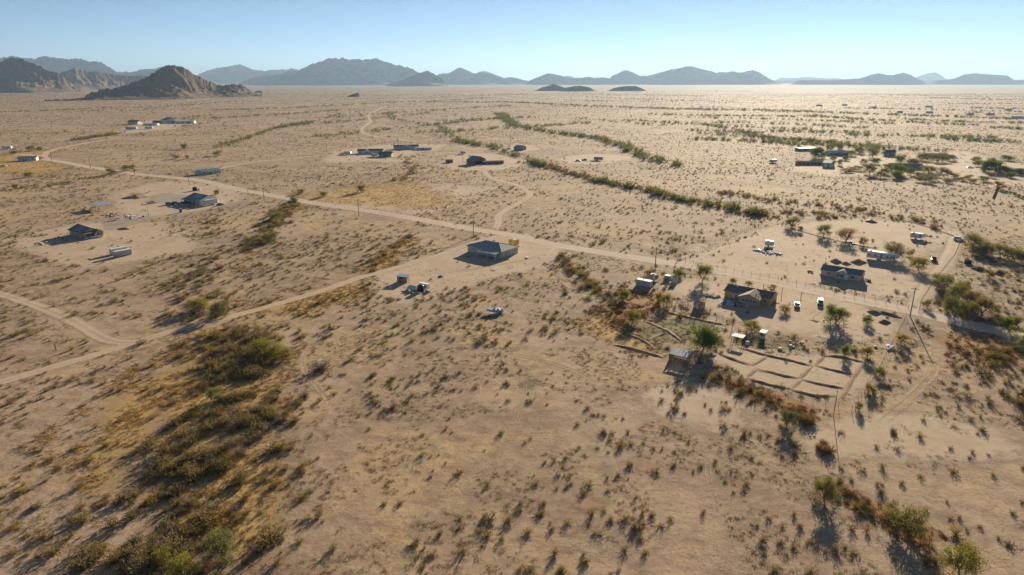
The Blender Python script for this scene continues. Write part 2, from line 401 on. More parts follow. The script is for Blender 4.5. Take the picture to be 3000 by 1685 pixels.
RUSSET = soil_material("russet_grass_soil", (.42, .23, .085), (.46, .28, .12), (.30, .175, .08), .12, .55)
GREENS = soil_material("green_weed_soil", (.24, .20, .085), (.32, .25, .135), (.19, .15, .08), .16, .6)
REDS = soil_material("red_soil", (.42, .26, .155), (.46, .30, .185), (.34, .21, .13), .10, .6)
BROWNS = soil_material("brown_pavement", (.26, .185, .12), (.31, .225, .15), (.20, .145, .095), .22, .5)

def in_poly(q, p):
    x, y = q[:, 0], q[:, 1]; r = np.zeros(len(q), bool)
    for i in range(len(p)):
        (x0, y0), (x1, y1) = p[i], p[i - 1]
        c = (y0 > y) != (y1 > y)
        r ^= c & (x < (x1 - x0) * (y - y0) / (y1 - y0 + 1e-12) + x0)
    return r
def seg_dist(q, p, closed=False):
    d = np.full(len(q), 1e9); n = len(p)
    for i in range(n if closed else n - 1):
        a, b = p[i], p[(i + 1) % n]; ab = b - a
        t = np.clip(((q - a) @ ab) / max(ab @ ab, 1e-9), 0, 1)
        d = np.minimum(d, np.hypot(*(q - a - t[:, None] * ab).T))
    return d
_layer = [0.006]
def patch(name, label, poly, mat, keep=0.1, soft=.35):
    """irregular sheet of soil from outline pixels"""
    p = np.array([G(*q) for q in poly])
    ar = abs(np.sum(p[:, 0] * np.roll(p[:, 1], -1) - p[:, 1] * np.roll(p[:, 0], -1))) / 2
    per = np.linalg.norm(np.roll(p, -1, 0) - p, axis=1).sum()
    rim = max(1.5, soft * 4 * ar / per)                       # how far the rim reaches inwards, metres
    lo, hi = p.min(0) - rim * .5, p.max(0) + rim * .5
    nx, ny = [int(np.clip((hi[k] - lo[k]) / max(rim * .3, .5), 8, 64)) for k in (0, 1)]
    gx, gy = np.meshgrid(np.linspace(lo[0], hi[0], nx), np.linspace(lo[1], hi[1], ny))
    q = np.stack([gx.ravel(), gy.ravel()], 1)
    w = q + (np.stack([fbm(q[:, 0] / rim * .6, q[:, 1] / rim * .6, 3, 3), fbm(q[:, 0] / rim * .6, q[:, 1] / rim * .6, 8, 3)], 1) - .5) * rim * 1.3
    sd = seg_dist(w, p, True) * np.where(in_poly(w, p), 1, -1)
    A = np.clip(sd / rim + .5, 0, 1.5).clip(0, 1)
    z = _layer[0]; _layer[0] += .0006
    i, k = np.meshgrid(np.arange(ny - 1), np.arange(nx - 1), indexing='ij'); b0 = (i * nx + k).ravel()
    Q = np.stack([b0, b0 + 1, b0 + nx + 1, b0 + nx], 1)
    Q = Q[A[Q].max(1) > 0]
    used = np.unique(Q); remap = np.zeros(len(q), int); remap[used] = np.arange(len(used))
    V, A, Q = np.c_[q[used], np.full(len(used), z)], A[used], remap[Q]
    BARE.append((p, keep))
    return tag(link(name, np_mesh(name, V, Q, [mat], {"core": A, "across": A * 0})), label, kind="structure")
def spline(P, step):
    P = np.array(P, float); E = np.vstack([2 * P[0] - P[1], P, 2 * P[-1] - P[-2]]); out = []
    for i in range(1, len(E) - 2):
        a, b, c, d = E[i - 1:i + 3]; k = max(2, int(np.linalg.norm(c - b) / step))
        for j in range(k):
            t = j / k
            out.append(.5 * (2 * b + (c - a) * t + (2 * a - 5 * b + 4 * c - d) * t * t + (3 * b - a - 3 * c + d) * t ** 3))
    return np.array(out + [P[-1]])
def road(name, label, px, width, mat, step=4.0, clear=.5):
    p = spline([G(*q) for q in px], step)
    d = np.gradient(p, axis=0); d /= np.linalg.norm(d, axis=1)[:, None]; nrm = np.c_[-d[:, 1], d[:, 0]]
    s = np.array([-1, -.6, -.2, .2, .6, 1]); core = np.array([0, .8, 1, 1, .8, 0])
    wv = width / 2 * (1 + .18 * (vnoise(np.arange(len(p)) * .35, np.arange(len(p)) * 0., 5) - .5))
    z = _layer[0]; _layer[0] += .0006
    V = (p[:, None] + nrm[:, None] * (s[None, :, None] * wv[:, None, None])).reshape(-1, 2)
    V = np.c_[V, np.full(len(V), z)]; n = len(p)
    Q = [(i * 6 + k, i * 6 + k + 1, (i + 1) * 6 + k + 1, (i + 1) * 6 + k) for i in range(n - 1) for k in range(5)]
    fade = np.clip(np.minimum(np.arange(n), n - 1 - np.arange(n)) / (14.0 if mat is FAINT else 4.0), 0, 1)
    A = (fade[:, None] * core[None]).ravel()
    LINES.append((p, width * clear))
    return tag(link(name, np_mesh(name, V, Q, [mat], {"core": A, "across": np.tile(s, n)})), label, kind="structure")

# soil patches (outline pixels in the photograph)
patch("dirt_yard", "bare graded dirt round the grey green house", [(1085, 812), (1170, 770), (1260, 745), (1350, 712), (1440, 692), (1530, 700), (1630, 722), (1660, 742), (1590, 775), (1480, 805), (1370, 835), (1270, 858), (1190, 875), (1090, 862)], DIRT, .08)
patch("pale_field", "pale bare ground of the fenced field by the road", [(900, 596), (1000, 560), (1200, 532), (1440, 556), (1340, 592), (1180, 626), (1050, 614)], DIRT, .35, .3)
patch("dry_grass_field", "fenced field of straw-coloured dry grass by the road", [(820, 585), (900, 565), (1000, 545), (1150, 525), (1290, 545), (1350, 570), (1290, 600), (1160, 618), (1060, 612), (930, 592)], STRAW, .12, .3)
patch("dry_grass_patch", "golden grass strip below the first bend of the main road", [(860, 590), (900, 600), (840, 640), (790, 700), (740, 760), (700, 800), (720, 750), (770, 680), (810, 630)], STRAW, .5, .5)
patch("dry_grass_patch", "golden grass at the foot of the long wash", [(690, 905), (860, 865), (1010, 820), (1090, 830), (1010, 880), (930, 920), (880, 960), (800, 930)], STRAW, .6, .5)
patch("dry_grass_patch", "golden grass among the short green bush strip", [(1060, 790), (1120, 740), (1180, 695), (1210, 705), (1170, 760), (1110, 800)], STRAW, .6, .5)
patch("dry_grass_patch", "straw grass down the middle of the near wash", [(560, 1000), (700, 960), (820, 1010), (850, 1150), (800, 1280), (860, 1450), (800, 1690), (420, 1690), (480, 1480), (560, 1280), (540, 1120)], STRAW, .9, .45)
patch("dry_grass_patch", "pale straw ground west of the near wash", [(330, 1180), (520, 1040), (600, 1080), (560, 1220), (440, 1380), (300, 1480), (250, 1380)], STRAW, .9, .6)
patch("dry_grass_patch", "golden grass round the white house by the far left road", [(-60, 462), (60, 446), (150, 440), (260, 420), (230, 432), (150, 460), (190, 500), (100, 515), (-60, 500)], STRAW, .4, .4)
patch("dirt_yard", "bare yard round the solar panelled house", [(60, 700), (190, 655), (320, 650), (420, 660), (560, 700), (580, 730), (420, 760), (270, 790), (150, 760), (40, 730)], DIRT, .18)
patch("dirt_yard", "bare yard round the white gabled house with a motorhome", [(330, 560), (450, 540), (560, 535), (700, 560), (760, 585), (660, 610), (540, 628), (430, 640), (360, 625), (300, 600)], DIRT, .1)
patch("gravel_pad", "grey gravel oval beside the white gabled house", [(430, 590), (440, 572), (480, 565), (540, 570), (560, 582), (500, 597), (450, 598)], PAD, 0)
patch("gravel_pad", "grey gravel wedge on the drive above the solar house", [(295, 668), (310, 652), (380, 640), (440, 632), (420, 650), (360, 666), (320, 674)], PAD, 0)
patch("red_soil", "disturbed reddish soil mound left of the gravel oval", [(365, 578), (390, 565), (430, 566), (425, 580), (390, 586)], BROWNS, .2)
patch("dirt_yard", "cleared ground round the two far white houses", [(930, 465), (1010, 440), (1120, 425), (1290, 425), (1300, 440), (1200, 452), (1160, 475), (1060, 470), (960, 478)], DIRT, .15)
patch("dirt_yard", "pale yard round the rust red barn", [(1300, 480), (1340, 455), (1420, 448), (1520, 462), (1550, 480), (1480, 496), (1390, 502), (1320, 494)], DIRT, .05)
patch("dirt_yard", "cleared spot round the cluttered dark trailer", [(1640, 470), (1690, 455), (1780, 450), (1880, 462), (1800, 478), (1700, 482)], DIRT, .15)
patch("dirt_yard", "cleared spot round the small grey green house", [(1450, 440), (1490, 425), (1560, 425), (1570, 440), (1510, 447)], DIRT, .15)
patch("dirt_yard", "pale cleared pad round the far white farm buildings", [(330, 385), (400, 362), (480, 350), (560, 352), (540, 368), (460, 382), (380, 392)], DIRT, .1)
patch("dirt_yard", "bare yard round the tan house with brown roof", [(1960, 870), (1990, 830), (2120, 800), (2300, 850), (2480, 885), (2560, 920), (2580, 985), (2480, 1010), (2360, 990), (2240, 965), (2130, 930), (2040, 900)], DIRT, .12)
patch("dirt_yard", "bare yard round the beige house and the long trailer", [(2000, 770), (2080, 735), (2190, 700), (2330, 660), (2500, 640), (2700, 660), (2800, 690), (2790, 740), (2740, 800), (2680, 880), (2560, 862), (2400, 835), (2200, 800)], DIRT, .1)
patch("dirt_yard", "dusty ground between the trees of the far homestead", [(2330, 500), (2360, 455), (2480, 450), (2650, 455), (2820, 440), (2960, 470), (3050, 520), (2960, 545), (2800, 530), (2600, 520), (2440, 520)], DIRT, .15)
patch("russet_grass", "russet dry weeds west of the white container", [(1750, 900), (1800, 870), (1900, 858), (2000, 868), (1960, 900), (1900, 940), (1850, 960), (1790, 950)], RUSSET, .5, .4)
patch("green_weeds", "green weeds in the small pens below the tan house", [(1880, 960), (1960, 935), (2060, 930), (2110, 960), (2060, 1000), (1980, 1020), (1920, 1010), (1860, 985)], GREENS, .3, .35)
patch("green_weeds", "green tinged ground under the shade roof pens", [(2140, 1000), (2200, 975), (2300, 985), (2350, 1005), (2300, 1025), (2200, 1030)], GREENS, .2, .5)
patch("dry_grass_patch", "straw ground between pens and the vacant lot", [(1640, 950), (1750, 905), (1850, 960), (1940, 1010), (1900, 1040), (1780, 1010)], STRAW, .5, .5)
patch("russet_grass", "russet weed strip along the corral fence", [(2040, 1090), (2100, 1082), (2200, 1125), (2320, 1160), (2390, 1195), (2360, 1225), (2260, 1190), (2150, 1145)], RUSSET, .6, .35)
patch("russet_grass", "russet weed streak in the lower right corner", [(2440, 1460), (2540, 1455), (2620, 1490), (2760, 1570), (2700, 1600), (2600, 1530), (2500, 1490)], RUSSET, .6, .35)
patch("russet_grass", "russet weeds under the bushes at the right edge", [(2740, 990), (2860, 975), (2990, 1020), (3010, 1080), (2900, 1060), (2800, 1030)], RUSSET, .7, .5)
patch("dirt_yard", "smooth dirt of the banked garden basins", [(2090, 1050), (2180, 1015), (2380, 1030), (2570, 1075), (2545, 1120), (2460, 1165), (2330, 1150), (2200, 1110)], DIRT, .03)
patch("red_soil", "round reddish disturbed spot on the lower right flat", [(1690, 1470), (1705, 1450), (1740, 1445), (1775, 1460), (1780, 1482), (1745, 1502), (1705, 1496)], REDS, 0, .7)
patch("red_soil", "small reddish ring of soil above the disturbed spot", [(1850, 1360), (1880, 1345), (1920, 1350), (1935, 1365), (1900, 1380), (1860, 1378)], REDS, 0, .8)
patch("brown_pavement", "darker pebbled ground in the upper vacant lot", [(1500, 1120), (1540, 1100), (1600, 1105), (1610, 1130), (1560, 1145), (1510, 1140)], BROWNS, .4, .7)
patch("brown_pavement", "darker pebbled ground on the west flat", [(330, 1030), (430, 1015), (520, 1060), (480, 1110), (380, 1090)], BROWNS, .8, .8)
patch("pale_flat", "pale silty flat on the right", [(2420, 1290), (2520, 1225), (2700, 1215), (2900, 1260), (2960, 1330), (2820, 1340), (2640, 1360), (2480, 1370)], DIRT, .75, .6)
patch("pale_flat", "pale silty flat right of the vacant lot corner", [(1900, 1150), (2010, 1110), (2120, 1160), (2140, 1240), (2040, 1260), (1920, 1220)], DIRT, .5, .6)

# roads and tracks
MAIN = [(40, 452), (116, 457), (136, 467), (186, 475), (252, 488), (312, 497), (398, 510), (525, 522), (597, 531), (699, 555), (844, 581), (916, 595), (1057, 615), (1170, 633), (1300, 656), (1386, 672), (1496, 688), (1612, 715), (1700, 730), (1790, 744), (1926, 765), (2048, 782), (2143, 801), (2300, 834), (2463, 869), (2664, 910), (2775, 936), (3000, 987), (3300, 1065)]
road("gravel_road", "main pale gravel road crossing the picture", MAIN, 10.0, ROADM, 5, .52)
road("dirt_road", "dirt road climbing from the left edge past the grey green house", [(-200, 1180), (0, 1121), (149, 1077), (276, 1041), (387, 1006), (511, 969), (600, 948), (711, 919), (832, 885), (949, 850), (1059, 812), (1170, 782), (1286, 748), (1368, 718), (1440, 697), (1520, 692)], 5.2, TRACK, 3, .5)
road("dirt_road", "dirt road curving in from the left edge to a fork", [(-150, 840), (0, 862), (60, 880), (119, 900), (193, 930), (235, 952), (276, 977), (312, 995), (359, 1003), (410, 1000)], 5.6, TRACK, 3, .5)
road("dirt_road", "side road running north beside the trees from the power pole", [(2672, 912), (2700, 870), (2721, 837), (2762, 783), (2789, 735), (2797, 705), (2800, 685), (2770, 670)], 8.0, TRACK, 4, .5)
road("dirt_track", "winding track from the main road up to the red barn", [(1446, 677), (1460, 654), (1460, 633), (1484, 614), (1525, 592), (1552, 573), (1544, 559), (1511, 542), (1465, 529), (1430, 516), (1416, 494)], 5.5, TRACK, 5, .5)
road("dirt_track", "far snaking track above the two white houses", [(1135, 310), (1112, 319), (1081, 337), (1085, 356), (1062, 376), (1064, 389), (1097, 399), (1155, 407), (1250, 420)], 7.0, DIRT, 12, .5)
road("dirt_road", "gravel drive to the white gabled house", [(840, 583), (760, 587), (700, 597), (620, 611), (545, 625), (440, 637), (360, 655), (300, 668)], 6.0, PAD, 4, .5)
road("dirt_track", "farm track joining the main road to the far white houses", [(540, 522), (620, 500), (738, 476), (850, 464), (960, 455), (1040, 458)], 6.0, DIRT, 8, .5)
road("dirt_track", "grey branch bending away at the far left junction", [(128, 462), (140, 445), (186, 432), (250, 420), (320, 408)], 7.0, ROADM, 8, .5)
road("dirt_track", "faint track along the ditch under the containers", [(-100, 850), (130, 808), (300, 775), (409, 762), (500, 745), (590, 726), (680, 700)], 4.0, FAINT, 3, .4)
road("dirt_track", "two wheel ruts winding along the wash edge", [(840, 915), (867, 935), (898, 955), (915, 997), (887, 1049), (894, 1094), (939, 1146), (967, 1197), (950, 1260), (905, 1320)], 3.0, FAINT, 2, .4)
road("dirt_track", "faint wheel track crossing the vacant lot", [(1230, 985), (1316, 1003), (1420, 1025), (1540, 1045), (1680, 1085), (1790, 1155), (1880, 1240)], 3.0, FAINT, 2, .4)
road("dirt_track", "thin footpath running down the vacant lot", [(1560, 1030), (1545, 1100), (1530, 1180), (1510, 1250), (1440, 1340), (1360, 1420), (1300, 1450)], 1.6, FAINT, 2, .4)
road("dirt_track", "track leaving the road past the lower power pole", [(2750, 940), (2757, 977), (2744, 1033), (2733, 1093), (2705, 1125), (2640, 1190), (2560, 1260), (2470, 1330), (2380, 1380)], 4.5, FAINT, 3, .45)
road("dirt_track", "pale track bending across the right edge flat", [(2620, 1360), (2700, 1300), (2800, 1290), (2900, 1320), (3060, 1370)], 4.0, FAINT, 2, .4)
road("dirt_track", "faint track linking road and wash behind the fence", [(1790, 735), (1860, 700), (1920, 680), (1960, 665), (1930, 640), (1900, 620)], 5.0, FAINT, 5, .4)
road("dirt_track", "faint track from the yard down past the boat", [(1370, 835), (1450, 860), (1520, 880), (1545, 905), (1530, 945), (1500, 985)], 3.0, FAINT, 2, .4)
road("dirt_track", "drive from the main road into the tan house yard", [(2400, 858), (2405, 900), (2370, 930), (2340, 950), (2390, 975), (2440, 985)], 5.0, FAINT, 2, .4)
road("dirt_track", "worn strip outside the corral fence", [(2640, 915), (2620, 990), (2600, 1040), (2560, 1110), (2500, 1190), (2440, 1260)], 3.4, FAINT, 2, .45)
road("dirt_track", "sandy track from the trailer to the side road", [(2560, 790), (2620, 810), (2670, 835), (2705, 850)], 4.0, FAINT, 2, .4)
road("dirt_track", "pale lane east of the cluttered dark trailer", [(1780, 468), (1860, 462), (1960, 470), (2060, 490)], 5.0, FAINT, 6, .4)
road("dirt_track", "pale lane across the far homestead", [(2560, 530), (2620, 505), (2680, 475), (2740, 450), (2760, 438), (2700, 430)], 6.0, DIRT, 6, .4)
road("dirt_track", "tyre arcs in the yard of the tan house", [(2300, 940), (2340, 955), (2380, 960), (2420, 948), (2440, 925), (2430, 900)], 3.2, FAINT, 2, .4)
road("dirt_track", "tyre arcs in the yard of the grey green house", [(1180, 800), (1270, 800), (1370, 790), (1470, 775), (1560, 755), (1600, 735), (1570, 715)], 3.4, FAINT, 2, .4)
road("dirt_track", "tyre marks between the beige house and the small trailer", [(2560, 690), (2640, 705), (2720, 715), (2780, 712)], 3.2, FAINT, 2, .4)
road("dirt_track", "tyre marks from the drive to the solar house", [(330, 662), (310, 680), (330, 705), (380, 715), (440, 705)], 3.2, FAINT, 2, .4)
road("dirt_track", "rut leaving the wash edge towards the vacant lot", [(915, 1000), (960, 1040), (1020, 1080), (1040, 1130), (1010, 1190)], 2.6, FAINT, 2, .4)
road("dirt_track", "rut below the lower corner of the vacant lot", [(1000, 1390), (1080, 1450), (1140, 1540), (1160, 1690)], 2.8, FAINT, 2, .4)
road("dirt_track", "faint rut down the flat right of the vacant lot", [(2010, 1190), (2060, 1290), (2080, 1420), (2110, 1560), (2120, 1690)], 2.6, FAINT, 2, .4)

# ------------------------------------------------------------------ plants
def leaf_material(name, c, var=.25, trans=.35):
    t = NT(name); t.n.remove(t.b)
    oi = t.node("ShaderNodeObjectInfo").outputs["Random"]
    tint = t.node("ShaderNodeAttribute", attribute_name="tint").outputs["Fac"]
    f = t.math('ADD', t.math('MULTIPLY', oi, .55), t.math('MULTIPLY', tint, .45))
    lo = (c[0] * (1 - var), c[1] * (1 - var), c[2] * (1 - var)); hi = (c[0] * (1 + var), c[1] * (1 + var * .8), c[2] * (1 + var * .5))
    cc = t.mix(f, lo, hi)
    d = t.node("ShaderNodeBsdfDiffuse"); tr = t.node("ShaderNodeBsdfTranslucent"); mx = t.node("ShaderNodeMixShader")
    t.L(cc, d.inputs[0]); t.L(t.mix(1.0, cc, (1.0, .92, .55), 'MULTIPLY'), tr.inputs[0])
    mx.inputs[0].default_value = trans
    t.L(d.outputs[0], mx.inputs[1]); t.L(tr.outputs[0], mx.inputs[2]); t.L(mx.outputs[0], t.out.inputs["Surface"])
    return t.m
LEAF = {
    "creosote": leaf_material("creosote_leaf", (.215, .185, .075), .35, .42),
    "brown": leaf_material("brown_shrub_leaf", (.22, .178, .085), .35, .42),
    "grey": leaf_material("grey_twig", (.27, .22, .175), .25, .3),
    "gold": leaf_material("golden_shrub_leaf", (.33, .24, .075), .3, .45),
    "olive": leaf_material("olive_tree_leaf", (.215, .22, .08), .25, .45),
    "yellow": leaf_material("yellow_green_leaf", (.30, .285, .065), .22, .42),
    "green": leaf_material("green_leaf", (.185, .245, .06), .22, .45),
    "blue": leaf_material("blue_green_leaf", (.19, .215, .10), .2, .45),
    "dark": leaf_material("dark_green_leaf", (.135, .20, .05), .25, .42),
    "orange": leaf_material("orange_leaf", (.33, .205, .06), .25, .4),
    "russet": leaf_material("russet_weed", (.36, .175, .055), .3, .3),
    "straw": leaf_material("straw_blade", (.55, .375, .155), .2, .3),
}
BARK = paint("bark", (.16, .115, .08), .9, .3, 6)
TWIG = paint("twig", (.19, .145, .105), .9, .3, 6)

def leaf_quads(C, size, r, up=.0):
    """a small quad at each centre, turned every way"""
    n = len(C)
    a = r.normal(size=(n, 3)); a /= np.linalg.norm(a, axis=1)[:, None]
    b = r.normal(size=(n, 3)); b -= (b * a).sum(1)[:, None] * a; b /= np.linalg.norm(b, axis=1)[:, None]
    s = size * r.uniform(.6, 1.3, (n, 1))
    V = np.stack([C - a * s * .5, C + b * s * .32, C + a * s * .5, C - b * s * .32], 1).reshape(-1, 3)
    return V, np.arange(4 * n).reshape(n, 4)
def sticks(P0, P1, w0, w1, r):
    """thin three-sided stems"""
    n = len(P0); d = P1 - P0; d /= np.linalg.norm(d, axis=1)[:, None] + 1e-9
    e = np.cross(d, r.normal(size=(n, 3))); e /= np.linalg.norm(e, axis=1)[:, None] + 1e-9; g = np.cross(d, e)
    V = np.empty((n, 6, 3))
    for k in range(3):
        t = 2 * math.pi * k / 3; o = math.cos(t) * e + math.sin(t) * g
        V[:, k] = P0 + o * np.reshape(w0, (-1, 1)); V[:, 3 + k] = P1 + o * np.reshape(w1, (-1, 1))
    Q = np.array([(0, 1, 4, 3), (1, 2, 5, 4), (2, 0, 3, 5)])
    return V.reshape(-1, 3), (Q[None] + 6 * np.arange(n)[:, None, None]).reshape(-1, 4)
def join(parts):
    Vs, Qs, Ms, Ts, o = [], [], [], [], 0
    for V, Q, m, tint in parts:
        Vs.append(V); Qs.append(Q + o); Ms.append(np.full(len(Q), m)); Ts.append(np.broadcast_to(tint, (len(V),))); o += len(V)
    return np.concatenate(Vs), np.concatenate(Qs), np.concatenate(Ms), np.concatenate(Ts)
def bush_mesh(name, leaf, seed, stems, leaves, size, flare=.75, low=.25):
    """unit shrub (about 1 m high, 1.2 m wide): stems fanning out of one root, small leaves along their outer part"""
    r = np.random.default_rng(seed)
    az = r.uniform(0, 2 * np.pi, stems); el = r.uniform(.05, 1, stems) ** .6 * flare
    tip = np.c_[np.cos(az) * np.sin(el * 1.35), np.sin(az) * np.sin(el * 1.35), np.cos(el * 1.35) * 1.05 + .06] * r.uniform(.72, 1.05, (stems, 1))
    tip[:, :2] *= .86
    base = np.c_[r.normal(0, .04, (stems, 2)), np.full(stems, -.03)]
    V1, Q1 = sticks(base, tip, np.full(stems, .016), np.full(stems, .004), r)
    k = r.integers(0, stems, leaves); t = low + (1 - low) * r.uniform(0, 1, leaves) ** .65
    C = base[k] + (tip[k] - base[k]) * t[:, None] + r.normal(0, .085, (leaves, 3)) * (t[:, None] * .9 + .2)
    C[:, 2] = np.abs(C[:, 2])
    V2, Q2 = leaf_quads(C, size, r)
    V, Q, M, T = join([(V1, Q1, 1, .3), (V2, Q2, 0, np.repeat(r.uniform(0, 1, leaves) * .6 + .4 * t, 4))])
    return np_mesh(name, V, Q, [LEAF[leaf], TWIG], {"tint": T}, M)
def tree_meshes(name, leaf, seed, clumps, per, size, airy=.33, low=.18, droop=.0):
    """unit tree (1 m high, 1 m wide): trunk with limbs, crown of leaf clumps"""
    r = np.random.default_rng(seed)
    n = clumps
    nl = 7; la = r.uniform(0, 6.28) + np.arange(nl) * 2.4; lr = np.r_[0, r.uniform(.18, .35, nl - 1)]
    lc = np.c_[np.cos(la) * lr, np.sin(la) * lr, low + .16 + r.uniform(.12, .52, nl)]; lc[0, 2] = low + .55
    ls = r.uniform(.13, .22, nl); ls[0] = .22                                     # lobes of the crown
    w = r.choice(nl, n, p=ls ** 2 / (ls ** 2).sum())
    d = r.normal(size=(n, 3)); d /= np.linalg.norm(d, axis=1)[:, None]
    C = lc[w] + d * (ls[w] * r.uniform(.45, 1.1, n))[:, None] * (1, 1, .85)
    flat = r.uniform(0, 1, n) < .2                                                # skirts hanging outwards near the ground
    fa, fr = r.uniform(0, 6.28, flat.sum()), r.uniform(.1, .42, flat.sum())
    C[flat] = np.c_[np.cos(fa) * fr, np.sin(fa) * fr, low + r.uniform(.02, .25, flat.sum())]
    C[:, 2] = np.clip(C[:, 2], low + .02, 1.0)
    fork = np.array([r.normal(0, .03), r.normal(0, .03), .1])
    m = 6; fk = []
    az0 = r.uniform(0, 6.28)
    for k in range(m):
        a = az0 + k * 2 * math.pi / m + r.normal(0, .2); fk.append((math.cos(a) * .17, math.sin(a) * .17, r.uniform(.25, .42)))
    fk = np.array(fk)
    P0 = [np.array([0, 0, -.03])] + [fork] * m; P1 = [fork] + list(fk); W0 = [.030] + [.02] * m; W1 = [.022] + [.011] * m
    near = np.argmin(((C[:, None] - fk[None]) ** 2).sum(2), 1)
    P0 += list(fk[near]); P1 += list(C); W0 += [.009] * n; W1 += [.003] * n
    V1, Q1 = sticks(np.array(P0), np.array(P1), np.array(W0), np.array(W1), r)
    trunk = np_mesh("trunk", V1, Q1, [BARK])
    L = np.repeat(C, per, 0) + r.normal(0, 1, (n * per, 3)) * (airy * .20, airy * .20, airy * .16)
    L[:, 2] = np.maximum(L[:, 2] - droop * r.uniform(0, 1, len(L)), .03)
    V2, Q2 = leaf_quads(L, size, r)
    T = np.repeat(np.repeat(r.uniform(0, 1, n), per) * .6 + r.uniform(0, .4, n * per), 4)
    crown = np_mesh("crown", V2, Q2, [LEAF[leaf]], {"tint": T})
    return trunk, crown

TREE = {}
for i, (k, cl, per, size, airy, low) in enumerate([("olive", 105, 46, .034, .31, .05), ("yellow", 110, 46, .032, .30, .04), ("green", 115, 52, .034, .31, .05), ("blue", 110, 46, .032, .30, .03), ("dark", 130, 60, .036, .34, .04), ("orange", 70, 50, .034, .34, .3), ("brown", 100, 42, .034, .32, .03), ("gold", 100, 42, .034, .32, .03)]):
    TREE[k] = [tree_meshes(k, k, 100 + 10 * i + j, cl, per, size, airy, low) for j in range(2)]
TREE["airy"] = [tree_meshes("airy", "olive", 300 + j, 60, 60, .038, .36, .2, .1) for j in range(2)]
_tn = [0]
def mpp(u, v):
    """metres per photo pixel at a ground point"""
    x, y = G(u, v); return (y * _cp + CAM_H * _sp) / FOC
KEEP_OUT = []
def tree(u, v, hp, wp, kind, label, group=None, name="desert_tree"):
    x, y = G(u, v); k = mpp(u, v); h, w = hp * k / math.cos(math.atan2(CAM_H, y)) * .97, wp * k * 1.06
    o = thing(name, label, "tree", (x, y), rng.uniform(0, 6.28), group)
    tr, cr = TREE[kind][_tn[0] % 2]; _tn[0] += 1
    link("trunk", tr, o); link("crown", cr, o)
    o.scale = (w, w * rng.uniform(.85, 1.1), h)
    KEEP_OUT.append((x, y, w * .5))
    return o
T = tree
# along the near wash
T(585, 907, 46, 62, "yellow", "yellow green bushy tree where the dirt road crosses the wash")
T(642, 928, 46, 76, "blue", "grey green rounded tree just right of the yellow one on the dirt road")
T(782, 1044, 64, 96, "yellow", "large yellow green tree in the middle of the near wash")
T(838, 1052, 42, 52, "yellow", "low yellow green tree against the right of the large wash tree")
T(628, 1174, 46, 58, "blue", "small pale green tree alone among grey brush in the wash")
T(655, 1638, 96, 112, "blue", "pale feathery green tree at the bottom of the wash")
T(545, 1700, 82, 98, "yellow", "yellow green shrub tree cut by the bottom edge")
T(474, 1655, 56, 62, "yellow", "small yellow tuft tree left of the bottom edge shrub tree")
# mid left
T(808, 646, 30, 40, "olive", "rounded olive tree at the top of the long wash")
T(788, 708, 30, 54, "olive", "wide low olive tree in the middle of the long wash")
T(861, 592, 18, 28, "green", "bright tree touching the main road near the drive junction")
T(1058, 563, 27, 34, "olive", "lone round tree at the edge of the straw field")
T(948, 577, 20, 26, "blue", "small pale tree in the corner of the straw field")
T(882, 568, 18, 25, "olive", "small round tree above the straw field corner")
T(325, 512, 26, 28, "olive", "round tree beside the main road near two utility poles")
T(368, 503, 24, 24, "blue", "first of two trees behind the utility pole on the far road")
T(386, 498, 19, 20, "olive", "second smaller tree behind the utility pole on the far road")
T(83, 520, 19, 30, "olive", "lone tree on the grass below the far left white house")
T(46, 553, 19, 26, "brown", "brownish tree at the left edge under the golden grass")
T(92, 442, 19, 30, "olive", "spreading tree right of the trailer at the far left edge")
T(118, 442, 16, 15, "olive", "narrow tree by the bend of the far left road")
T(42, 451, 13, 22, "olive", "low tree behind the far left white house")
T(113, 467, 11, 32, "yellow", "low yellow green tree at the end of the white house")
T(541, 437, 20, 26, "olive", "dark tree pair member standing high on the left plain")
T(517, 465, 14, 22, "olive", "small olive tree below the dark pair on the left plain")
T(549, 466, 14, 15, "blue", "small pale tree below the dark pair on the left plain")
T(638, 456, 18, 28, "olive", "round tree on the plain right of the dark pair")
T(636, 570, 18, 22, "green", "young bright tree behind the white gabled house")
# around the tan house
T(2058, 824, 54, 62, "airy", "tall airy tree with loose hanging leaves beside the main road")
T(1987, 811, 28, 38, "green", "bright green tree right of the small white shed")
T(1828, 879, 35, 44, "green", "round green tree below the white container")
T(1951, 895, 42, 38, "olive", "slender grey green tree left of the pipe frame pen")
T(1930, 882, 30, 26, "gold", "dry golden shrub tree against the slender grey green tree")
T(1855, 946, 46, 54, "olive", "rounded olive tree at the edge of the russet weeds")
T(2060, 1026, 84, 92, "dark", "big dense dark green tree above the tin roofed lean-to")
T(2300, 916, 24, 42, "gold", "wide golden bush beside the white car")
T(2146, 831, 22, 26, "brown", "brown bush behind the tan house, nearest the tall airy tree")
T(2192, 840, 20, 26, "brown", "brown bush behind the middle of the tan house")
T(2263, 853, 22, 28, "gold", "yellowish bush behind the right end of the tan house")
T(1898, 807, 20, 28, "gold", "golden bush at the foot of the pole near the white container")
T(2444, 947, 64, 68, "green", "bright light green tree with wood racks under it")
T(2540, 949, 32, 36, "green", "small green tree right of the bright tree with racks")
T(2475, 1045, 40, 34, "green", "young green tree at the top of the garden basins")
T(2541, 1047, 38, 40, "brown", "brown scrubby tree at the right end of the garden basins")
T(2640, 1006, 36, 46, "gold", "golden bush beside the stone row near the tall pole")
T(2577, 1102, 30, 38, "olive", "olive bush on the fence right of the basins, upper")
T(2545, 1150, 34, 32, "olive", "olive bush on the fence right of the basins, middle")
T(2515, 1202, 30, 24, "olive", "olive bush on the fence right of the basins, lower")
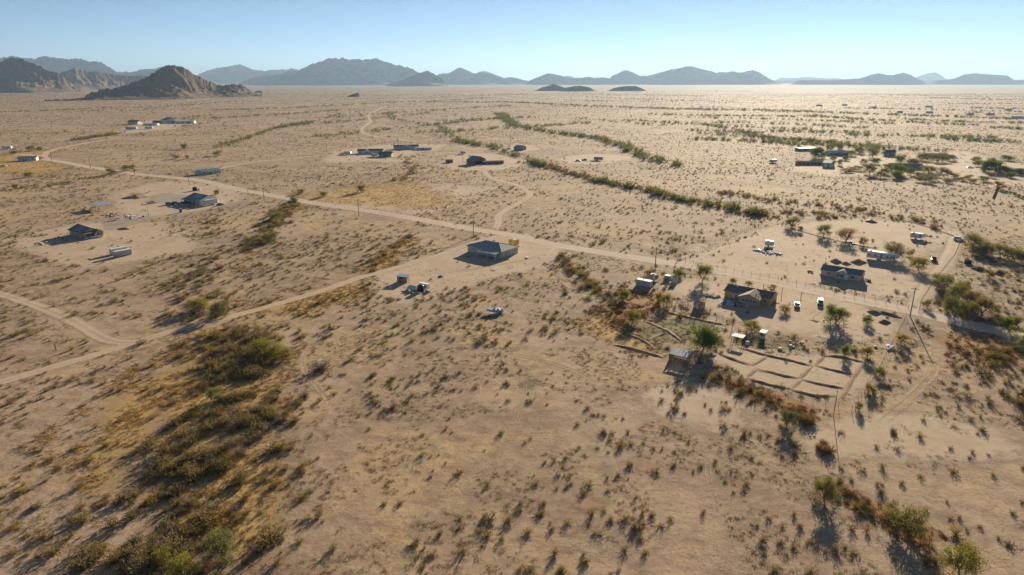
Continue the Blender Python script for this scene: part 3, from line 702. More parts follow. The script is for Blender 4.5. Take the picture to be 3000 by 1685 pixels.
T(2305, 1242, 50, 58, "blue", "grey green bush tree below the corral fence")
T(2415, 1462, 66, 90, "olive", "twiggy olive tree at the start of the lower right weed streak")
T(2660, 1562, 70, 116, "olive", "broad olive tree with a dark heart in the lower right")
T(2808, 1676, 86, 122, "yellow", "bright yellow green tree nearest the lower right corner")
# beige house and beyond
T(2318, 667, 40, 44, "olive", "round grey green tree in the fence corner behind the dirt yard")
T(2412, 692, 44, 44, "olive", "double-crowned tree left of the orange tree")
T(2345, 680, 22, 20, "blue", "faint young tree on the fence line left of the double-crowned tree")
T(2478, 707, 36, 70, "orange", "spreading orange leaved tree behind the beige house")
T(2529, 719, 30, 24, "olive", "slim tree between the orange tree and the long trailer")
T(2620, 757, 54, 72, "olive", "tree rising behind the nose of the long white trailer")
T(2688, 792, 52, 64, "yellow", "yellow green tree right of the long white trailer")
T(2664, 750, 22, 26, "yellow", "small yellow bush tree between the two trees by the trailer")
for i, (u, v, h, w, k) in enumerate([(2765, 852, 58, 58, "olive"), (2800, 882, 62, 62, "olive"), (2842, 904, 74, 74, "brown"), (2876, 928, 74, 66, "brown"), (2790, 918, 58, 62, "olive"), (2832, 934, 62, 62, "olive"), (2745, 830, 36, 36, "olive"), (2822, 862, 48, 50, "olive")]):
    T(u, v, h, w, k, "shaggy brown green tree in the thicket beside the side road", "thicket by the side road")
T(2715, 902, 30, 27, "olive", "small tree at the gate post on the side road corner")
T(2913, 917, 32, 34, "olive", "small tree just right of the thicket by the side road")
T(2958, 974, 56, 68, "green", "rounded green tree over the main road near the right edge")
T(3000, 1030, 60, 60, "blue", "grey green tree cut by the right edge below the main road")
for u, v, h, w in [(2850, 727, 54, 62), (2890, 747, 46, 50), (2930, 752, 48, 50), (2972, 765, 48, 56), (2868, 745, 34, 50), (3010, 775, 50, 60)]:
    T(u, v, h, w, "olive", "olive tree in the row beyond the side road fence", "tree row beyond the side road fence")
T(2898, 813, 30, 32, "olive", "lone bush tree on the bare ground right of the side road")
for u, v, h, w, k in [(2398, 464, 34, 48, "dark"), (2432, 442, 21, 22, "olive"), (2459, 437, 16, 22, "green"), (2490, 456, 18, 30, "yellow"), (2516, 449, 19, 30, "green"), (2557, 461, 31, 32, "olive"), (2598, 456, 17, 29, "green"), (2460, 484, 18, 16, "green"), (2547, 511, 34, 34, "olive"), (2600, 496, 19, 27, "olive"), (2628, 511, 33, 40, "green"), (2627, 523, 21, 42, "green"), (2637, 479, 27, 32, "olive"), (2672, 489, 29, 42, "brown"), (2668, 513, 21, 24, "olive"), (2722, 506, 23, 48, "yellow"), (2764, 519, 29, 34, "olive"), (2710, 533, 23, 42, "olive"), (2747, 474, 21, 48, "olive"), (2865, 487, 19, 22, "olive"), (2892, 503, 35, 42, "dark"), (2918, 502, 31, 38, "green"), (2935, 506, 21, 42, "dark"), (2985, 511, 19, 42, "dark"), (2797, 521, 15, 30, "gold"), (2837, 525, 14, 20, "olive"), (2882, 531, 16, 32, "olive"), (2927, 554, 24, 30, "gold"), (2700, 470, 22, 30, "olive"), (2780, 470, 20, 30, "brown"), (2580, 520, 18, 30, "olive"), (2510, 500, 14, 40, "gold"), (2480, 505, 12, 36, "gold"), (2972, 573, 10, 10, "green"), (2984, 578, 10, 10, "green"), (2997, 583, 10, 10, "green")]:
    T(u, v, h * 1.2, w * 1.2, k, "tree among the far homestead buildings on the right", "trees of the far homestead")
for u, v, h, w, k in [(2440, 470, 16, 24, "olive"), (2478, 470, 14, 26, "green"), (2530, 480, 18, 26, "olive"), (2565, 480, 20, 28, "green"), (2590, 510, 22, 30, "olive"), (2650, 497, 24, 30, "dark"), (2690, 520, 20, 34, "olive"), (2735, 530, 18, 30, "olive"), (2775, 535, 16, 26, "gold"), (2820, 530, 16, 30, "olive"), (2850, 535, 16, 26, "gold"), (2905, 520, 18, 24, "olive"), (2960, 520, 20, 34, "green"), (2860, 475, 20, 26, "olive"), (2905, 480, 22, 34, "green"), (2950, 470, 18, 40, "green")]:
    T(u, v, h, w, k, "tree among the far homestead buildings on the right", "trees of the far homestead")


# ------------------------------------------------------------------ buildings
AX, AY = R(-37.7), R(52.3)                        # the two directions of the survey grid: along the main road, and across it
M = {
    "tan": paint("tan_siding", (.52, .35, .16), .8), "beige": paint("beige_siding", (.56, .455, .355), .8), "sage": paint("sage_stucco", (.50, .50, .40), .85),
    "white": paint("white_siding", (.68, .67, .645), .6, .08), "cream": paint("cream_trim", (.62, .56, .45), .6, .1), "pale": paint("pale_blue_siding", (.50, .55, .57), .7, .1),
    "shingle_brown": paint("brown_shingle", (.25, .185, .145), .9, .25, 5), "shingle_grey": paint("grey_shingle", (.21, .205, .21), .9, .25, 5), "shingle_blue": paint("blue_grey_shingle", (.36, .345, .33), .85, .25, 5),
    "shingle_tan": paint("tan_shingle", (.24, .18, .12), .9, .25, 5), "glass": paint("window_glass", (.05, .065, .08), .08, .1, 1, 0, .8), "door_white": paint("door_white", (.75, .73, .70), .5, .06),
    "solar": paint("solar_glass", (.015, .045, .13), .12, .15, 1, .0, .8), "solar_pale": paint("solar_glare", (.30, .34, .42), .5, .1, 1, 0, .8), "alu": paint("aluminium", (.62, .63, .64), .4, .1, 3, .5),  # solar_pale: glare on the panels put into a pale base colour
    "tin": paint("galvanised_tin", (.42, .43, .435), .7, .25, 2, .15), "tinblue": paint("blue_tin", (.20, .29, .38), .65, .2, 2, .1), "rust": paint("rusty_iron", (.27, .15, .10), .8, .35, 4),
    "redwood": paint("red_barn_wood", (.30, .13, .085), .85, .25, 4), "wood": paint("weathered_wood", (.36, .275, .20), .9, .3, 5), "woodpale": paint("pale_lumber", (.50, .39, .25), .85, .2, 5), "wooddark": paint("dark_post_wood", (.12, .085, .06), .9, .3, 5),
    "concrete": paint("concrete", (.48, .45, .41), .9, .12), "stone": paint("stone_skirting", (.44, .36, .28), .9, .3, 6), "teal": paint("teal_metal", (.16, .27, .26), .5, .15, 2, .2),
    "grey": paint("grey_siding", (.30, .30, .29), .8), "yellow": paint("yellow_paint", (.72, .46, .03), .5, .1), "black": paint("black_plastic", (.02, .02, .022), .5, .2), "rubber": paint("rubber", (.025, .025, .025), .9, .2),
    "bluep": paint("blue_plastic", (.03, .13, .42), .45, .1), "boatblue": paint("boat_blue", (.26, .52, .70), .35, .08, 2, 0, .5), "carwhite": paint("white_car_paint", (.66, .66, .66), .4, .04, 1, 0, .6), "cardark": paint("dark_car_paint", (.035, .035, .045), .3, .1, 1, 0, .6),
    "carsilver": paint("silver_car_paint", (.45, .46, .46), .3, .06, 1, .4, .6), "carblue": paint("blue_car_paint", (.06, .09, .24), .3, .08, 1, 0, .6), "carteal": paint("teal_car_paint", (.05, .28, .30), .35, .08, 1, 0, .6), "carred": paint("red_car_paint", (.28, .035, .03), .35, .1, 1, 0, .6), "cargreen": paint("grey_green_car_paint", (.30, .34, .29), .35, .08, 1, .2, .6),
    "chrome": paint("rim_metal", (.5, .5, .5), .3, .1, 3, .9), "lamp": paint("lamp_lens", (.75, .74, .68), .15, .05), "tail": paint("tail_lamp", (.35, .02, .02), .2, .05), "stripe": paint("dark_stripe", (.08, .09, .12), .5, .1), "green": paint("green_decal", (.07, .25, .13), .5, .1),
    "orange": paint("orange_plastic", (.75, .16, .02), .5, .1), "redp": paint("red_plastic", (.5, .03, .03), .5, .1), "lilac": paint("faded_container_paint", (.52, .47, .47), .6, .12, 1.5), "tarp": paint("white_tarp", (.74, .73, .72), .7, .1), "tarpdark": paint("dark_tarp", (.06, .05, .07), .6, .2), "earth": paint("piled_earth", (.36, .24, .15), .95, .25, 1.5, 0, .1, .6), "earthdark": paint("dark_earth", (.22, .15, .10), .95, .25, 1.5, 0, .1, .6),
}
def solve(base, ang, u_to, lo=.5, hi=70.0):
    """length along a direction that reaches a photo column"""
    f = lambda t: project(base[0] + math.cos(ang) * t, base[1] + math.sin(ang) * t)[0] - u_to
    a, b = lo, hi; s = 1 if f(b) > f(a) else -1
    for _ in range(40):
        m = (a + b) / 2
        if f(m) * s > 0: b = m
        else: a = m
    return (a + b) / 2

class Face:
    """maps (along, out, up) of one wall onto house axes"""
    def __init__(s, L, W, f): s.L, s.W, s.f = L, W, f
    def box(s, m, a0, a1, o0, o1, z0, z1):
        if s.f == 'f': return m.box(a0, a1, -o1, -o0, z0, z1)
        if s.f == 'b': return m.box(a0, a1, s.W + o0, s.W + o1, z0, z1)
        if s.f == 'l': return m.box(-o1, -o0, a0, a1, z0, z1)
        return m.box(s.L + o0, s.L + o1, a0, a1, z0, z1)
def window(root, L, W, f, a0, a1, z0, z1, panes=2, trim="cream", o=0.0):
    F = Face(L, W, f); m = MB(); t = .11
    F.box(m, a0, a1, o + .0, o + .07, z1 - t, z1); F.box(m, a0, a1, o + .0, o + .09, z0, z0 + t)
    w = (a1 - a0) / panes
    for k in range(panes + 1):
        c = a0 + k * w; c0, c1 = max(a0, c - t / 2), min(a1, c + t / 2)
        if k == 0: c1 = a0 + t
        if k == panes: c0 = a1 - t
        F.box(m, c0, c1, o, o + .068, z0 + t, z1 - t)
    win = m.build("window", M[trim], root)
    for k in range(panes):
        g = MB(); F.box(g, a0 + k * w + t * .6, a0 + (k + 1) * w - t * .6, o + .004, o + .03, z0 + t, z1 - t); g.build("pane", M["glass"], win)
    return win
def door(root, L, W, f, a0, a1, z0, z1, mat="door_white", o=0.0):
    F = Face(L, W, f); m = MB(); F.box(m, a0, a1, o + .0, o + .06, z0, z1); d = m.build("door", M[mat], root)
    h = MB(); F.box(h, a1 - .16, a1 - .08, o + .06, o + .12, z0 + (z1 - z0) * .45, z0 + (z1 - z0) * .52); h.build("handle", M["black"], d)
    return d
def gable(root, L, W, h, rise, wall, roof, over=.45, trim="cream", y0=0.0, x0=0.0, z0=0.0, thick=.14, walls="wall", rname="roof"):
    """walls with gable ends at both x ends and a two-slope roof"""
    MB().prism([(y0, z0), (y0 + W, z0), (y0 + W, z0 + h), (y0 + W / 2, z0 + h + rise), (y0, z0 + h)], x0, x0 + L).build(walls, M[wall], root)
    k = rise / (W / 2); e = over
    r = MB()
    top = z0 + h + rise + thick
    for s in (0, 1):
        ye = y0 - e if s == 0 else y0 + W + e
        zq = z0 + h - k * e + thick
        q = [(x0 - e, ye, zq), (x0 + L + e, ye, zq), (x0 + L + e, y0 + W / 2, top), (x0 - e, y0 + W / 2, top)]
        r.slab(q if s == 0 else q[::-1], thick - .01)
    ro = r.build(rname, M[roof], root)
    f = MB()
    f.slab([(x0 - e - .02, y0 - e - .05, z0 + h - k * e + thick - .03), (x0 + L + e + .02, y0 - e - .05, z0 + h - k * e + thick - .03), (x0 + L + e + .02, y0 - e - .003, z0 + h - k * e + thick - .03), (x0 - e - .02, y0 - e - .003, z0 + h - k * e + thick - .03)], .16)
    f.build("fascia", M[trim], ro)
    return ro
def cross_gable(root, x0, x1, proj, h, rise, W, wall, roof, trim="cream", over=.35, thick=.12, back=None):
    """wing pushed out of the front wall, its ridge running back into the main roof"""
    back = W * .45 if back is None else back
    xm = (x0 + x1) / 2
    MB().prism([(x0, 0), (x1, 0), (x1, h), (xm, h + rise), (x0, h)], -proj, .3, 'y').build("wing_wall", M[wall], root)
    r = MB(); k = rise / ((x1 - x0) / 2)
    for s in (-1, 1):
        xe = (x0 if s < 0 else x1) + s * over; ze = h - k * over + thick + .03; top = h + rise + thick + .03
        q = [(xe, -proj - over, ze), (xm, -proj - over, top), (xm, back, top), (xe, max(.2, back * .15), ze)]
        r.slab(q if s > 0 else q[::-1], thick)
    ro = r.build("wing_roof", M[roof], root)
    t = MB()
    for s in (-1, 1):
        xe = (x0 if s < 0 else x1) + s * over; ze = h - k * over + thick + .03
        q = [(xe, -proj - over - .05, ze), (xe, -proj - over - .004, ze), (xm, -proj - over - .004, h + rise + thick + .03), (xm, -proj - over - .05, h + rise + thick + .03)]
        t.slab(q if s > 0 else q[::-1], .2)
    t.build("fascia", M[trim], ro)

def house(name, label, uv, ang, L, W, h, rise, wall, roof, wins=(), doors=(), over=.45, trim="cream", cat="house", skirt=None, group=None, anchor='fl'):
    b = G(*uv)
    if anchor == 'fr': b = (b[0] - math.cos(ang) * L, b[1] - math.sin(ang) * L)
    o = thing(name, label, cat, b, ang, group)
    gable(o, L, W, h, rise, wall, roof, over, trim)
    if skirt: MB().box(-.05, L + .05, -.05, W + .05, -.02, .35).build("skirting", M[skirt], o)
    for f, a0, a1, z0, z1, n in wins: window(o, L, W, f, a0, a1, z0, z1, n, trim)
    for f, a0, a1, z1, mt in doors: door(o, L, W, f, a0, a1, .05, z1, mt)
    KEEP_B.append((b, ang, L, W)); return o
KEEP_B = []

# tan manufactured house with the window wing
b = G(2121.6, 871.5); L = solve(b, AX, 2253.4); W = 8.4
o = house("manufactured_house", "tan house with dark brown roof and a windowed front wing", (2121.6, 871.5), AX, L, W, 2.75, 1.35, "tan", "shingle_brown",
          [('r', 3.2, 4.4, 1.0, 2.1, 2), ('f', L * .88, L * .93, 1.0, 2.1, 1)], [('f', L * .17, L * .17 + 1, 2.2, "door_white")], .4, "cream", skirt="wood")
x0, x1 = L * .40, L * .83
cross_gable(o, x0, x1, 3.4, 2.75, 1.45, W, "tan", "shingle_brown", "cream", .45)
for k in range(4):
    c = (x0 + x1) / 2 - 2.6 + k * 1.32; window(o, L, W, 'f', c, c + 1.24, .95, 2.25, 2, "white", 3.4)
MB().box(L * .14, L * .40, -1.9, -.1, 2.35, 2.47).build("porch_cover", M["cream"], o)
for c in (L * .15, L * .27, L * .39): MB().box(c - .06, c + .06, -1.85, -1.73, 0, 2.35).build("porch_post", M["cream"], o)
MB().box(L * .16, L * .38, -1.7, -.1, .0, .5).build("porch_deck", M["wood"], o)
for c, y in ((x1 - 2.2, .6), (x1 - 1.3, .3), (x1 - 1.9, -1.3), (L * .22, 2.6), (L * .60, 6.2)): MB().tube((c, y, 3.3), (c, y, 4.35), .09, .09, 8).build("vent_pipe", M["cream"], o)
MB().box(L - .12, L + .06, -.1, .05, .3, 2.75).build("corner_board", M["cream"], o)

# beige manufactured house
b = G(2403.5, 808.5); L = solve(b, AX, 2518.7); W = 7.8
o = house("manufactured_house", "beige house with dark grey roof and small front gable", (2403.5, 808.5), AX, L, W, 2.65, 1.35, "beige", "shingle_grey",
          [('f', L * .40, L * .40 + 1.3, .95, 2.2, 2), ('f', L * .47, L * .47 + 1.7, .95, 2.2, 2), ('f', L * .76, L * .76 + 1.5, .9, 2.2, 2), ('r', 2, 3.2, 1, 2.1, 2), ('f', L * .18, L * .18 + .9, 1.1, 2.1, 1)],
          [('f', L * .615, L * .615 + 1.05, 2.35, "door_white")], .35, "cream", skirt="wood")
cross_gable(o, L * .38, L * .70, .5, 2.65, 1.1, W, "beige", "shingle_grey", "cream", .3)
window(o, L, W, 'f', L * .41, L * .41 + 1.35, .95, 2.2, 2, "white", .5); window(o, L, W, 'f', L * .485, L * .485 + 1.6, .95, 2.2, 2, "white", .5)
door(o, L, W, 'f', L * .62, L * .62 + 1.1, .3, 2.4, "door_white", .5)

# grey green hip-roofed house
b = G(1370, 737.5); L = solve(b, AX, 1468.5); W = 12.4; h = 3.0
o = thing("hip_roofed_house", "grey green house with slate hip roof and covered back patio", "house", b, AX)
KEEP_B.append((b, AX, L, W))
MB().box(0, L, 0, W, 0, h).build("wall", M["sage"], o)
e = .6; rz = h + 2.0; q = [(-e, -e), (L + e, -e), (L + e, W + e), (-e, W + e)]; rA, rB = (W * .5, W / 2, rz), (L - W * .5, W / 2, rz)
m = MB(); zb = h + .02
m.add([(x, y, zb) for x, y in q] + [rA, rB] + [(x, y, zb + .16) for x, y in q] + [(rA[0], rA[1], rz + .16), (rB[0], rB[1], rz + .16)],
      [(6, 7, 11, 10), (7, 8, 11), (8, 9, 10, 11), (9, 6, 10), (0, 3, 4), (1, 0, 4, 5), (2, 1, 5), (3, 2, 5, 4), (0, 1, 7, 6), (1, 2, 8, 7), (2, 3, 9, 8), (3, 0, 6, 9)])
ro = m.build("roof", M["shingle_blue"], o)
rc = MB(); rc.tube((rA[0], rA[1], rz + .18), (rB[0], rB[1], rz + .18), .09, .09, 6)
for (x, y), r_ in ((q[0], rA), (q[3], rA), (q[1], rB), (q[2], rB)): rc.tube((x, y, zb + .17), (r_[0], r_[1], rz + .18), .09, .09, 6)
rc.build("ridge_cap", M["concrete"], ro)
px0, px1 = L * .46, L * 1.0
MB().slab([(px0, -4.2, h - .25), (px1 + .2, -4.2, h - .25), (px1 + .2, -.4, h + .22), (px0, -.4, h + .22)], .15).build("patio_roof", M["tin"], o)
MB().box(px0, px1 + .2, -4.3, -4.12, h - .62, h - .42).build("patio_beam", M["cream"], o)
for c in (px0 + .15, (px0 + px1) / 2 + .8, px1 - .1): MB().box(c - .14, c + .14, -4.25, -3.97, 0, h - .42).build("patio_post", M["cream"], o)
MB().box(px0, px1 + .2, -4.3, -.02, -.01, .1).build("patio_slab", M["concrete"], o)
for c in (px0 + 1.0, px0 + 3.6): window(o, L, W, 'f', c, c + 1.8, .8, 2.2, 2, "cream")
door(o, L, W, 'f', px0 + 6.2, px0 + 7.2, .05, 2.2, "door_white")
window(o, L, W, 'f', L * .14, L * .14 + 1.3, 1.4, 2.3, 2, "white"); window(o, L, W, 'r', 2.6, 3.9, 1.0, 2.3, 2, "white"); window(o, L, W, 'r', 9.2, 10.3, 1.2, 2.3, 2, "white")

# solar house at the left
b = G(204.5, 687.5); L = solve(b, AX, 238.5); W = 9.6
o = house("solar_house", "brown house with blue solar panels and a corner porch", (204.5, 687.5), AX, L, W, 2.8, 2.0, "stone", "shingle_brown",
          [('f', 1.2, 2.4, 1.0, 2.2, 2), ('f', L * .30, L * .30 + 1.2, 1.0, 2.2, 2), ('f', L * .62, L * .62 + 2.0, .8, 2.2, 2), ('r', 5.6, 6.6, .8, 2.3, 2), ('r', 7.0, 8.0, .8, 2.3, 2)], [('r', 3.6, 4.6, 2.2, "wooddark")], .6, "cream", skirt="stone")
k = 2.0 / (W / 2)
for i in range(6):
    for j in range(3):
        xa, ya = L * .36 + i * (L * .54 / 6), .5 + j * 1.25; za = 2.8 + .14 + k * ya + .05
        MB().slab([(xa, ya, za), (xa + L * .54 / 6 - .06, ya, za), (xa + L * .54 / 6 - .06, ya + 1.19, za + k * 1.19), (xa, ya + 1.19, za + k * 1.19)], .05).build("solar_panel", M["solar"], o)
MB().slab([(L, .4, 2.9), (L + 3.2, .4, 2.6), (L + 3.2, W - 3.4, 2.6), (L, W - 3.4, 2.9)], .12).build("porch_roof", M["shingle_brown"], o)
for y in (.6, 3.2, 6.0): MB().box(L + 2.9, L + 3.08, y - .09, y + .09, 0, 2.5).build("porch_post", M["white"], o)
for y0_, y1_ in ((.7, 3.1), (3.3, 5.9)):
    MB().box(L + 2.95, L + 3.03, y0_, y1_, .9, 1.0).build("railing", M["white"], o); MB().box(L + 2.95, L + 3.03, y0_, y1_, .15, .75).build("railing_panel", M["white"], o)
gable(o, 2.4, 4.0, 2.5, .9, "stone", "shingle_brown", .3, "cream", W - 4.0, L, 0, .12, "bay_wall", "bay_roof")
window(o, L + 2.4, W, 'r', W - 3.3, W - 2.2, .8, 2.1, 2, "white"); window(o, L + 2.4, W, 'r', W - 1.8, W - .8, .8, 2.1, 2, "white")

# white gabled house with carport
b2 = G(588.5, 600.5); L, W = 16.5, 11.0
b = (b2[0] - math.cos(AX) * L, b2[1] - math.sin(AX) * L)
o = thing("white_house", "white gabled house with pale solar panels and open porch", "house", b, AX); KEEP_B.append((b, AX, L, W))
gable(o, L, W, 3.5, 1.9, "white", "shingle_grey", .7, "white")
k = 1.9 / (W / 2)
for i in range(5):
    for j in range(3):
        xa, ya = L * .26 + i * 1.95, .7 + j * 1.45; za = 3.5 + .14 + k * ya + .06
        MB().slab([(xa, ya, za), (xa + 1.9, ya, za), (xa + 1.9, ya + 1.4, za + k * 1.4), (xa, ya + 1.4, za + k * 1.4)], .05).build("solar_panel", M["solar_pale"], o)
MB().slab([(-.5, -4.2, 2.6), (L * .72, -4.2, 2.6), (L * .72, -.75, 3.2), (-.5, -.75, 3.2)], .14).build("porch_roof", M["shingle_grey"], o)
for c in (0, L * .35, L * .7): MB().box(c - .1, c + .1, -4.1, -3.9, 0, 2.5).build("porch_post", M["wooddark"], o)
window(o, L, W, 'f', L * .78, L * .78 + 1.4, 1, 2.4, 2, "white"); door(o, L, W, 'f', L * .5, L * .5 + 1, .05, 2.2, "bluep"); window(o, L, W, 'r', 5.5, 6.6, 1.1, 2.3, 2, "grey")

# white house far left, teal roofed house, far houses
house("white_house", "white bungalow with dark roof at the far left road bend", (52.5, 472.8), R(20), 15.5, 9, 3.0, 1.2, "white", "shingle_grey", [('f', 1.5, 2.8, .8, 2.2, 1), ('f', 8.2, 9.4, .8, 2.2, 1), ('f', 11.6, 13.6, .9, 2.2, 2), ('r', 2, 3.6, 1, 2.2, 2)], [('f', 4.2, 5.4, 2.3, "wooddark"), ('f', 6.2, 7.3, 2.3, "wooddark")], .5, "white")
o = house("teal_roofed_house", "low pale house with teal metal roof by the far road", (592, 513), AY, 17, 9, 2.7, 1.3, "pale", "teal", [('f', 1.5, 2.9, .9, 2.1, 2), ('f', 11, 12.5, .9, 2.1, 2), ('f', 13.6, 15, .9, 2.1, 2)], [('f', 7.2, 8.2, 2.1, "wooddark")], .5, "white")
MB().slab([(5, -3, 2.3), (10, -3, 2.3), (10, -.55, 2.75), (5, -.55, 2.75)], .1).build("porch_roof", M["teal"], o)
for c in (5.2, 7.5, 9.8): MB().box(c - .08, c + .08, -2.9, -2.74, 0, 2.2).build("porch_post", M["white"], o)
MB().box(-3.2, -.05, 0, 5.5, 0, 2.5).build("lean_to", M["pale"], o)
o = house("far_white_house", "far white house with dark roof and middle gable, left of its twin", (1048, 451), R(6), 27, 9, 3.2, 1.5, "white", "shingle_brown", [('f', 2, 3.4, .9, 2.2, 2), ('f', 16.5, 17.8, .9, 2.2, 2), ('f', 20.5, 22, .9, 2.2, 2)], [('f', 18.6, 19.6, 2.2, "wooddark")], .5, "white")
cross_gable(o, 6.5, 13.0, 1.2, 3.2, 1.2, 9, "white", "shingle_brown", "white", .4); window(o, 27, 9, 'f', 8.4, 11, .9, 2.3, 3, "white", 1.2)
o = house("far_white_house", "far pale house with a four-pane window band, right of its twin", (1155, 438.5), R(14), 28, 9, 3.2, 1.5, "pale", "shingle_grey", [('f', 2, 3.4, .9, 2.2, 2), ('f', 24, 25.4, .9, 2.2, 2)], [('f', 21.5, 22.5, 2.2, "wooddark")], .5, "white")
cross_gable(o, 9.5, 18.5, 1.2, 3.2, 1.4, 9, "pale", "shingle_grey", "white", .4); window(o, 28, 9, 'f', 11, 17, .8, 2.4, 4, "white", 1.2)
house("far_shed", "long low white shed right of the far pale house", (1221, 440), R(10), 17, 6, 2.3, .5, "pale", "white", [('f', 3, 4.5, .8, 1.9, 2)], [('f', 6, 8, 2, "stripe")], .25, "white", "shed")
house("hay_shed", "squat brown roofed grey shed before the far white house", (1110, 460), R(0), 13, 11, 3.0, 2.2, "grey", "shingle_tan", [], [('f', 5, 8, 2.4, "stripe")], .6, "grey", "shed")
# rust red barn
b = G(1367, 481); o = thing("red_barn", "rust red barn with a blue tin roof and open gable front", "barn", b, AX); L, W = 9.5, 17.0; KEEP_B.append((b, AX, L, W))
gable(o, L, W, 3.9, 3.3, "redwood", "tinblue", .6, "redwood")
for y in (1.0, 6.0, 11.0, 16.0): MB().box(L + .02, L + .3, y - .15, y + .15, 0, 4.2).build("gable_post", M["wooddark"], o)
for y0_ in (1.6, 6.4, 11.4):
    m = MB(); m.box(L + .03, L + .1, y0_, y0_ + 4.2, .1, 2.9); m.build("bay_opening", M["black"], o)  # wall is solid: black panels stand in for the shade inside the bays
MB().box(L + .1, L + .34, .6, 16.4, 3.9, 4.2).build("gable_beam", M["redwood"], o)
o = house("rust_shed", "long rust coloured shed joined to the red barn yard", (1416, 481.5), R(14), 20, 5, 2.4, .5, "redwood", "rust", [], [('f', 3, 4.2, 2, "wood"), ('f', 9, 10.2, 2, "wood"), ('f', 15, 16.2, 2, "wood")], .3, "rust", "shed")
house("rust_shed", "little rust coloured hut standing left of the red barn", (1306, 477), R(0), 7, 5, 2.4, .5, "redwood", "rust", [], [('f', 2.6, 3.8, 2, "wooddark")], .3, "rust", "shed")
house("grey_green_house", "small grey green gabled house beyond the red barn", (1505, 440), AX, 9, 12, 3.2, 2.0, "teal", "tin", [('f', 2, 3.4, .9, 2.2, 2), ('r', 3, 4.4, .9, 2.2, 2)], [('r', 7, 8.2, 2.2, "white")], .5, "grey")
house("small_white_house", "small white house with dark roof at the far farm", (375, 364), R(-10), 20, 12, 4, 3, "white", "shingle_grey", [('f', 3, 5, 1, 2.6, 2), ('f', 12, 14, 1, 2.6, 2)], [('f', 8, 9.4, 2.4, "wooddark")], .6, "white", "house")
house("white_barn", "largest white gabled building of the far farm", (472, 361), AX, 18, 30, 6, 4, "white", "shingle_grey", [('r', 4, 7, 1.5, 3.5, 2), ('r', 20, 23, 1.5, 3.5, 2)], [('r', 12, 16, 4, "stripe")], .8, "white", "barn")
house("brown_roofed_shed", "low brown roofed shed beside the far white barn", (447, 361.5), R(10), 18, 10, 3, 1.8, "grey", "rust", [], [('f', 7, 9, 2.4, "wooddark")], .5, "grey", "shed")
house("grey_shed", "long grey open shed right of the far white barn", (512, 362), R(8), 34, 12, 3.8, 1.0, "white", "tin", [('f', 4, 8, .6, 2.6, 3), ('f', 12, 16, .6, 2.6, 3)], [('f', 22, 26, 3, "stripe")], .5, "white", "shed")
house("white_shed", "low white outbuilding in the middle of the far farm", (420, 368), R(6), 24, 8, 3, .8, "white", "white", [('f', 3, 5, 1, 2.2, 2)], [('f', 10, 12, 2.3, "stripe")], .3, "white", "shed")
# far homestead on the right
b = G(2408.5, 489.5); L = solve(b, AX, 2432.5)
o = house("metal_building", "teal metal building with a pale roof at the far homestead", (2408.5, 489.5), AX, L, 15, 4.0, 1.6, "teal", "tinblue", [], [('f', 1.5, 4.6, 3.2, "white"), ('f', 5.8, 8.8, 3.2, "white")], .35, "white", "building")
house("stable_row", "brown stable row left of the teal metal building", (2335, 483), R(-4), 24, 5, 2.8, .6, "wood", "rust", [], [('f', 2 + 3.6 * k_, 3.6 + 3.6 * k_, 2.1, "wooddark") for k_ in range(6)], .4, "wood", "stable")
house("carport", "long white roofed carport at the top left of the far homestead", (2345, 443), R(20), 22, 9, 2.8, .4, "teal", "white", [], [('f', 4, 8, 2.4, "stripe")], .4, "white", "shed")
house("white_roofed_house", "house with a glaring white roof among the homestead trees", (2431, 456), R(-4), 19, 12, 3.0, 1.8, "teal", "white", [('f', 3, 4.5, 1, 2.2, 2), ('f', 12, 13.5, 1, 2.2, 2)], [('f', 8, 9, 2.1, "wooddark")], .5, "white")
house("grey_house", "grey gabled house partly behind a green tree at the homestead", (2590, 457), AX, 9, 12, 4, 2.2, "grey", "shingle_tan", [('r', 4, 5.4, 1, 2.4, 2)], [('f', 3, 4, 2.2, "white")], .5, "grey")
house("blue_roofed_house", "blue roofed house behind the bright homestead tree", (2611, 493), R(-12), 26, 9, 2.7, 1.4, "grey", "tinblue", [('f', 3, 4.5, 1, 2.1, 2), ('f', 18, 19.5, 1, 2.1, 2)], [('f', 10, 11, 2.1, "white")], .5, "grey")
house("dark_roofed_shed", "dark shed with one pale roof sheet in the junk yard", (2718, 461), R(-6), 20, 9, 2.8, 1.0, "stripe", "rust", [], [('f', 7, 10, 2.3, "black")], .5, "grey", "shed")
house("white_mobile_home", "long white mobile home behind the hedge at the right edge", (2948, 505), R(-22), 22, 6, 2.8, .6, "white", "white", [('f', 3, 4.5, 1, 2.2, 2), ('f', 9, 10.5, 1, 2.2, 2), ('f', 16, 17.5, 1, 2.2, 2)], [('f', 6.5, 7.5, 2.2, "wooddark")], .25, "white")
for u, v, a, l in [(2715, 315, 0, 30), (2719, 332, 10, 24), (2968, 347.5, -8, 36), (2838, 338, 5, 22), (2893, 338, -5, 26), (2470, 310, 0, 22), (2395, 311, 8, 26), (2555, 317, -6, 20), (2632, 331, 0, 18), (2950, 324, 4, 24)]:
    house("distant_house", "tiny white roofed house on the far right plain", (u, v), R(a), l * .6, 8, 3.0, 1.6, "white", "white", [('f', 2, 4, 1, 2.5, 2)], [('f', 6, 7.5, 2.2, "stripe")], .5, "white", "house", group="distant white roofs on the right plain")

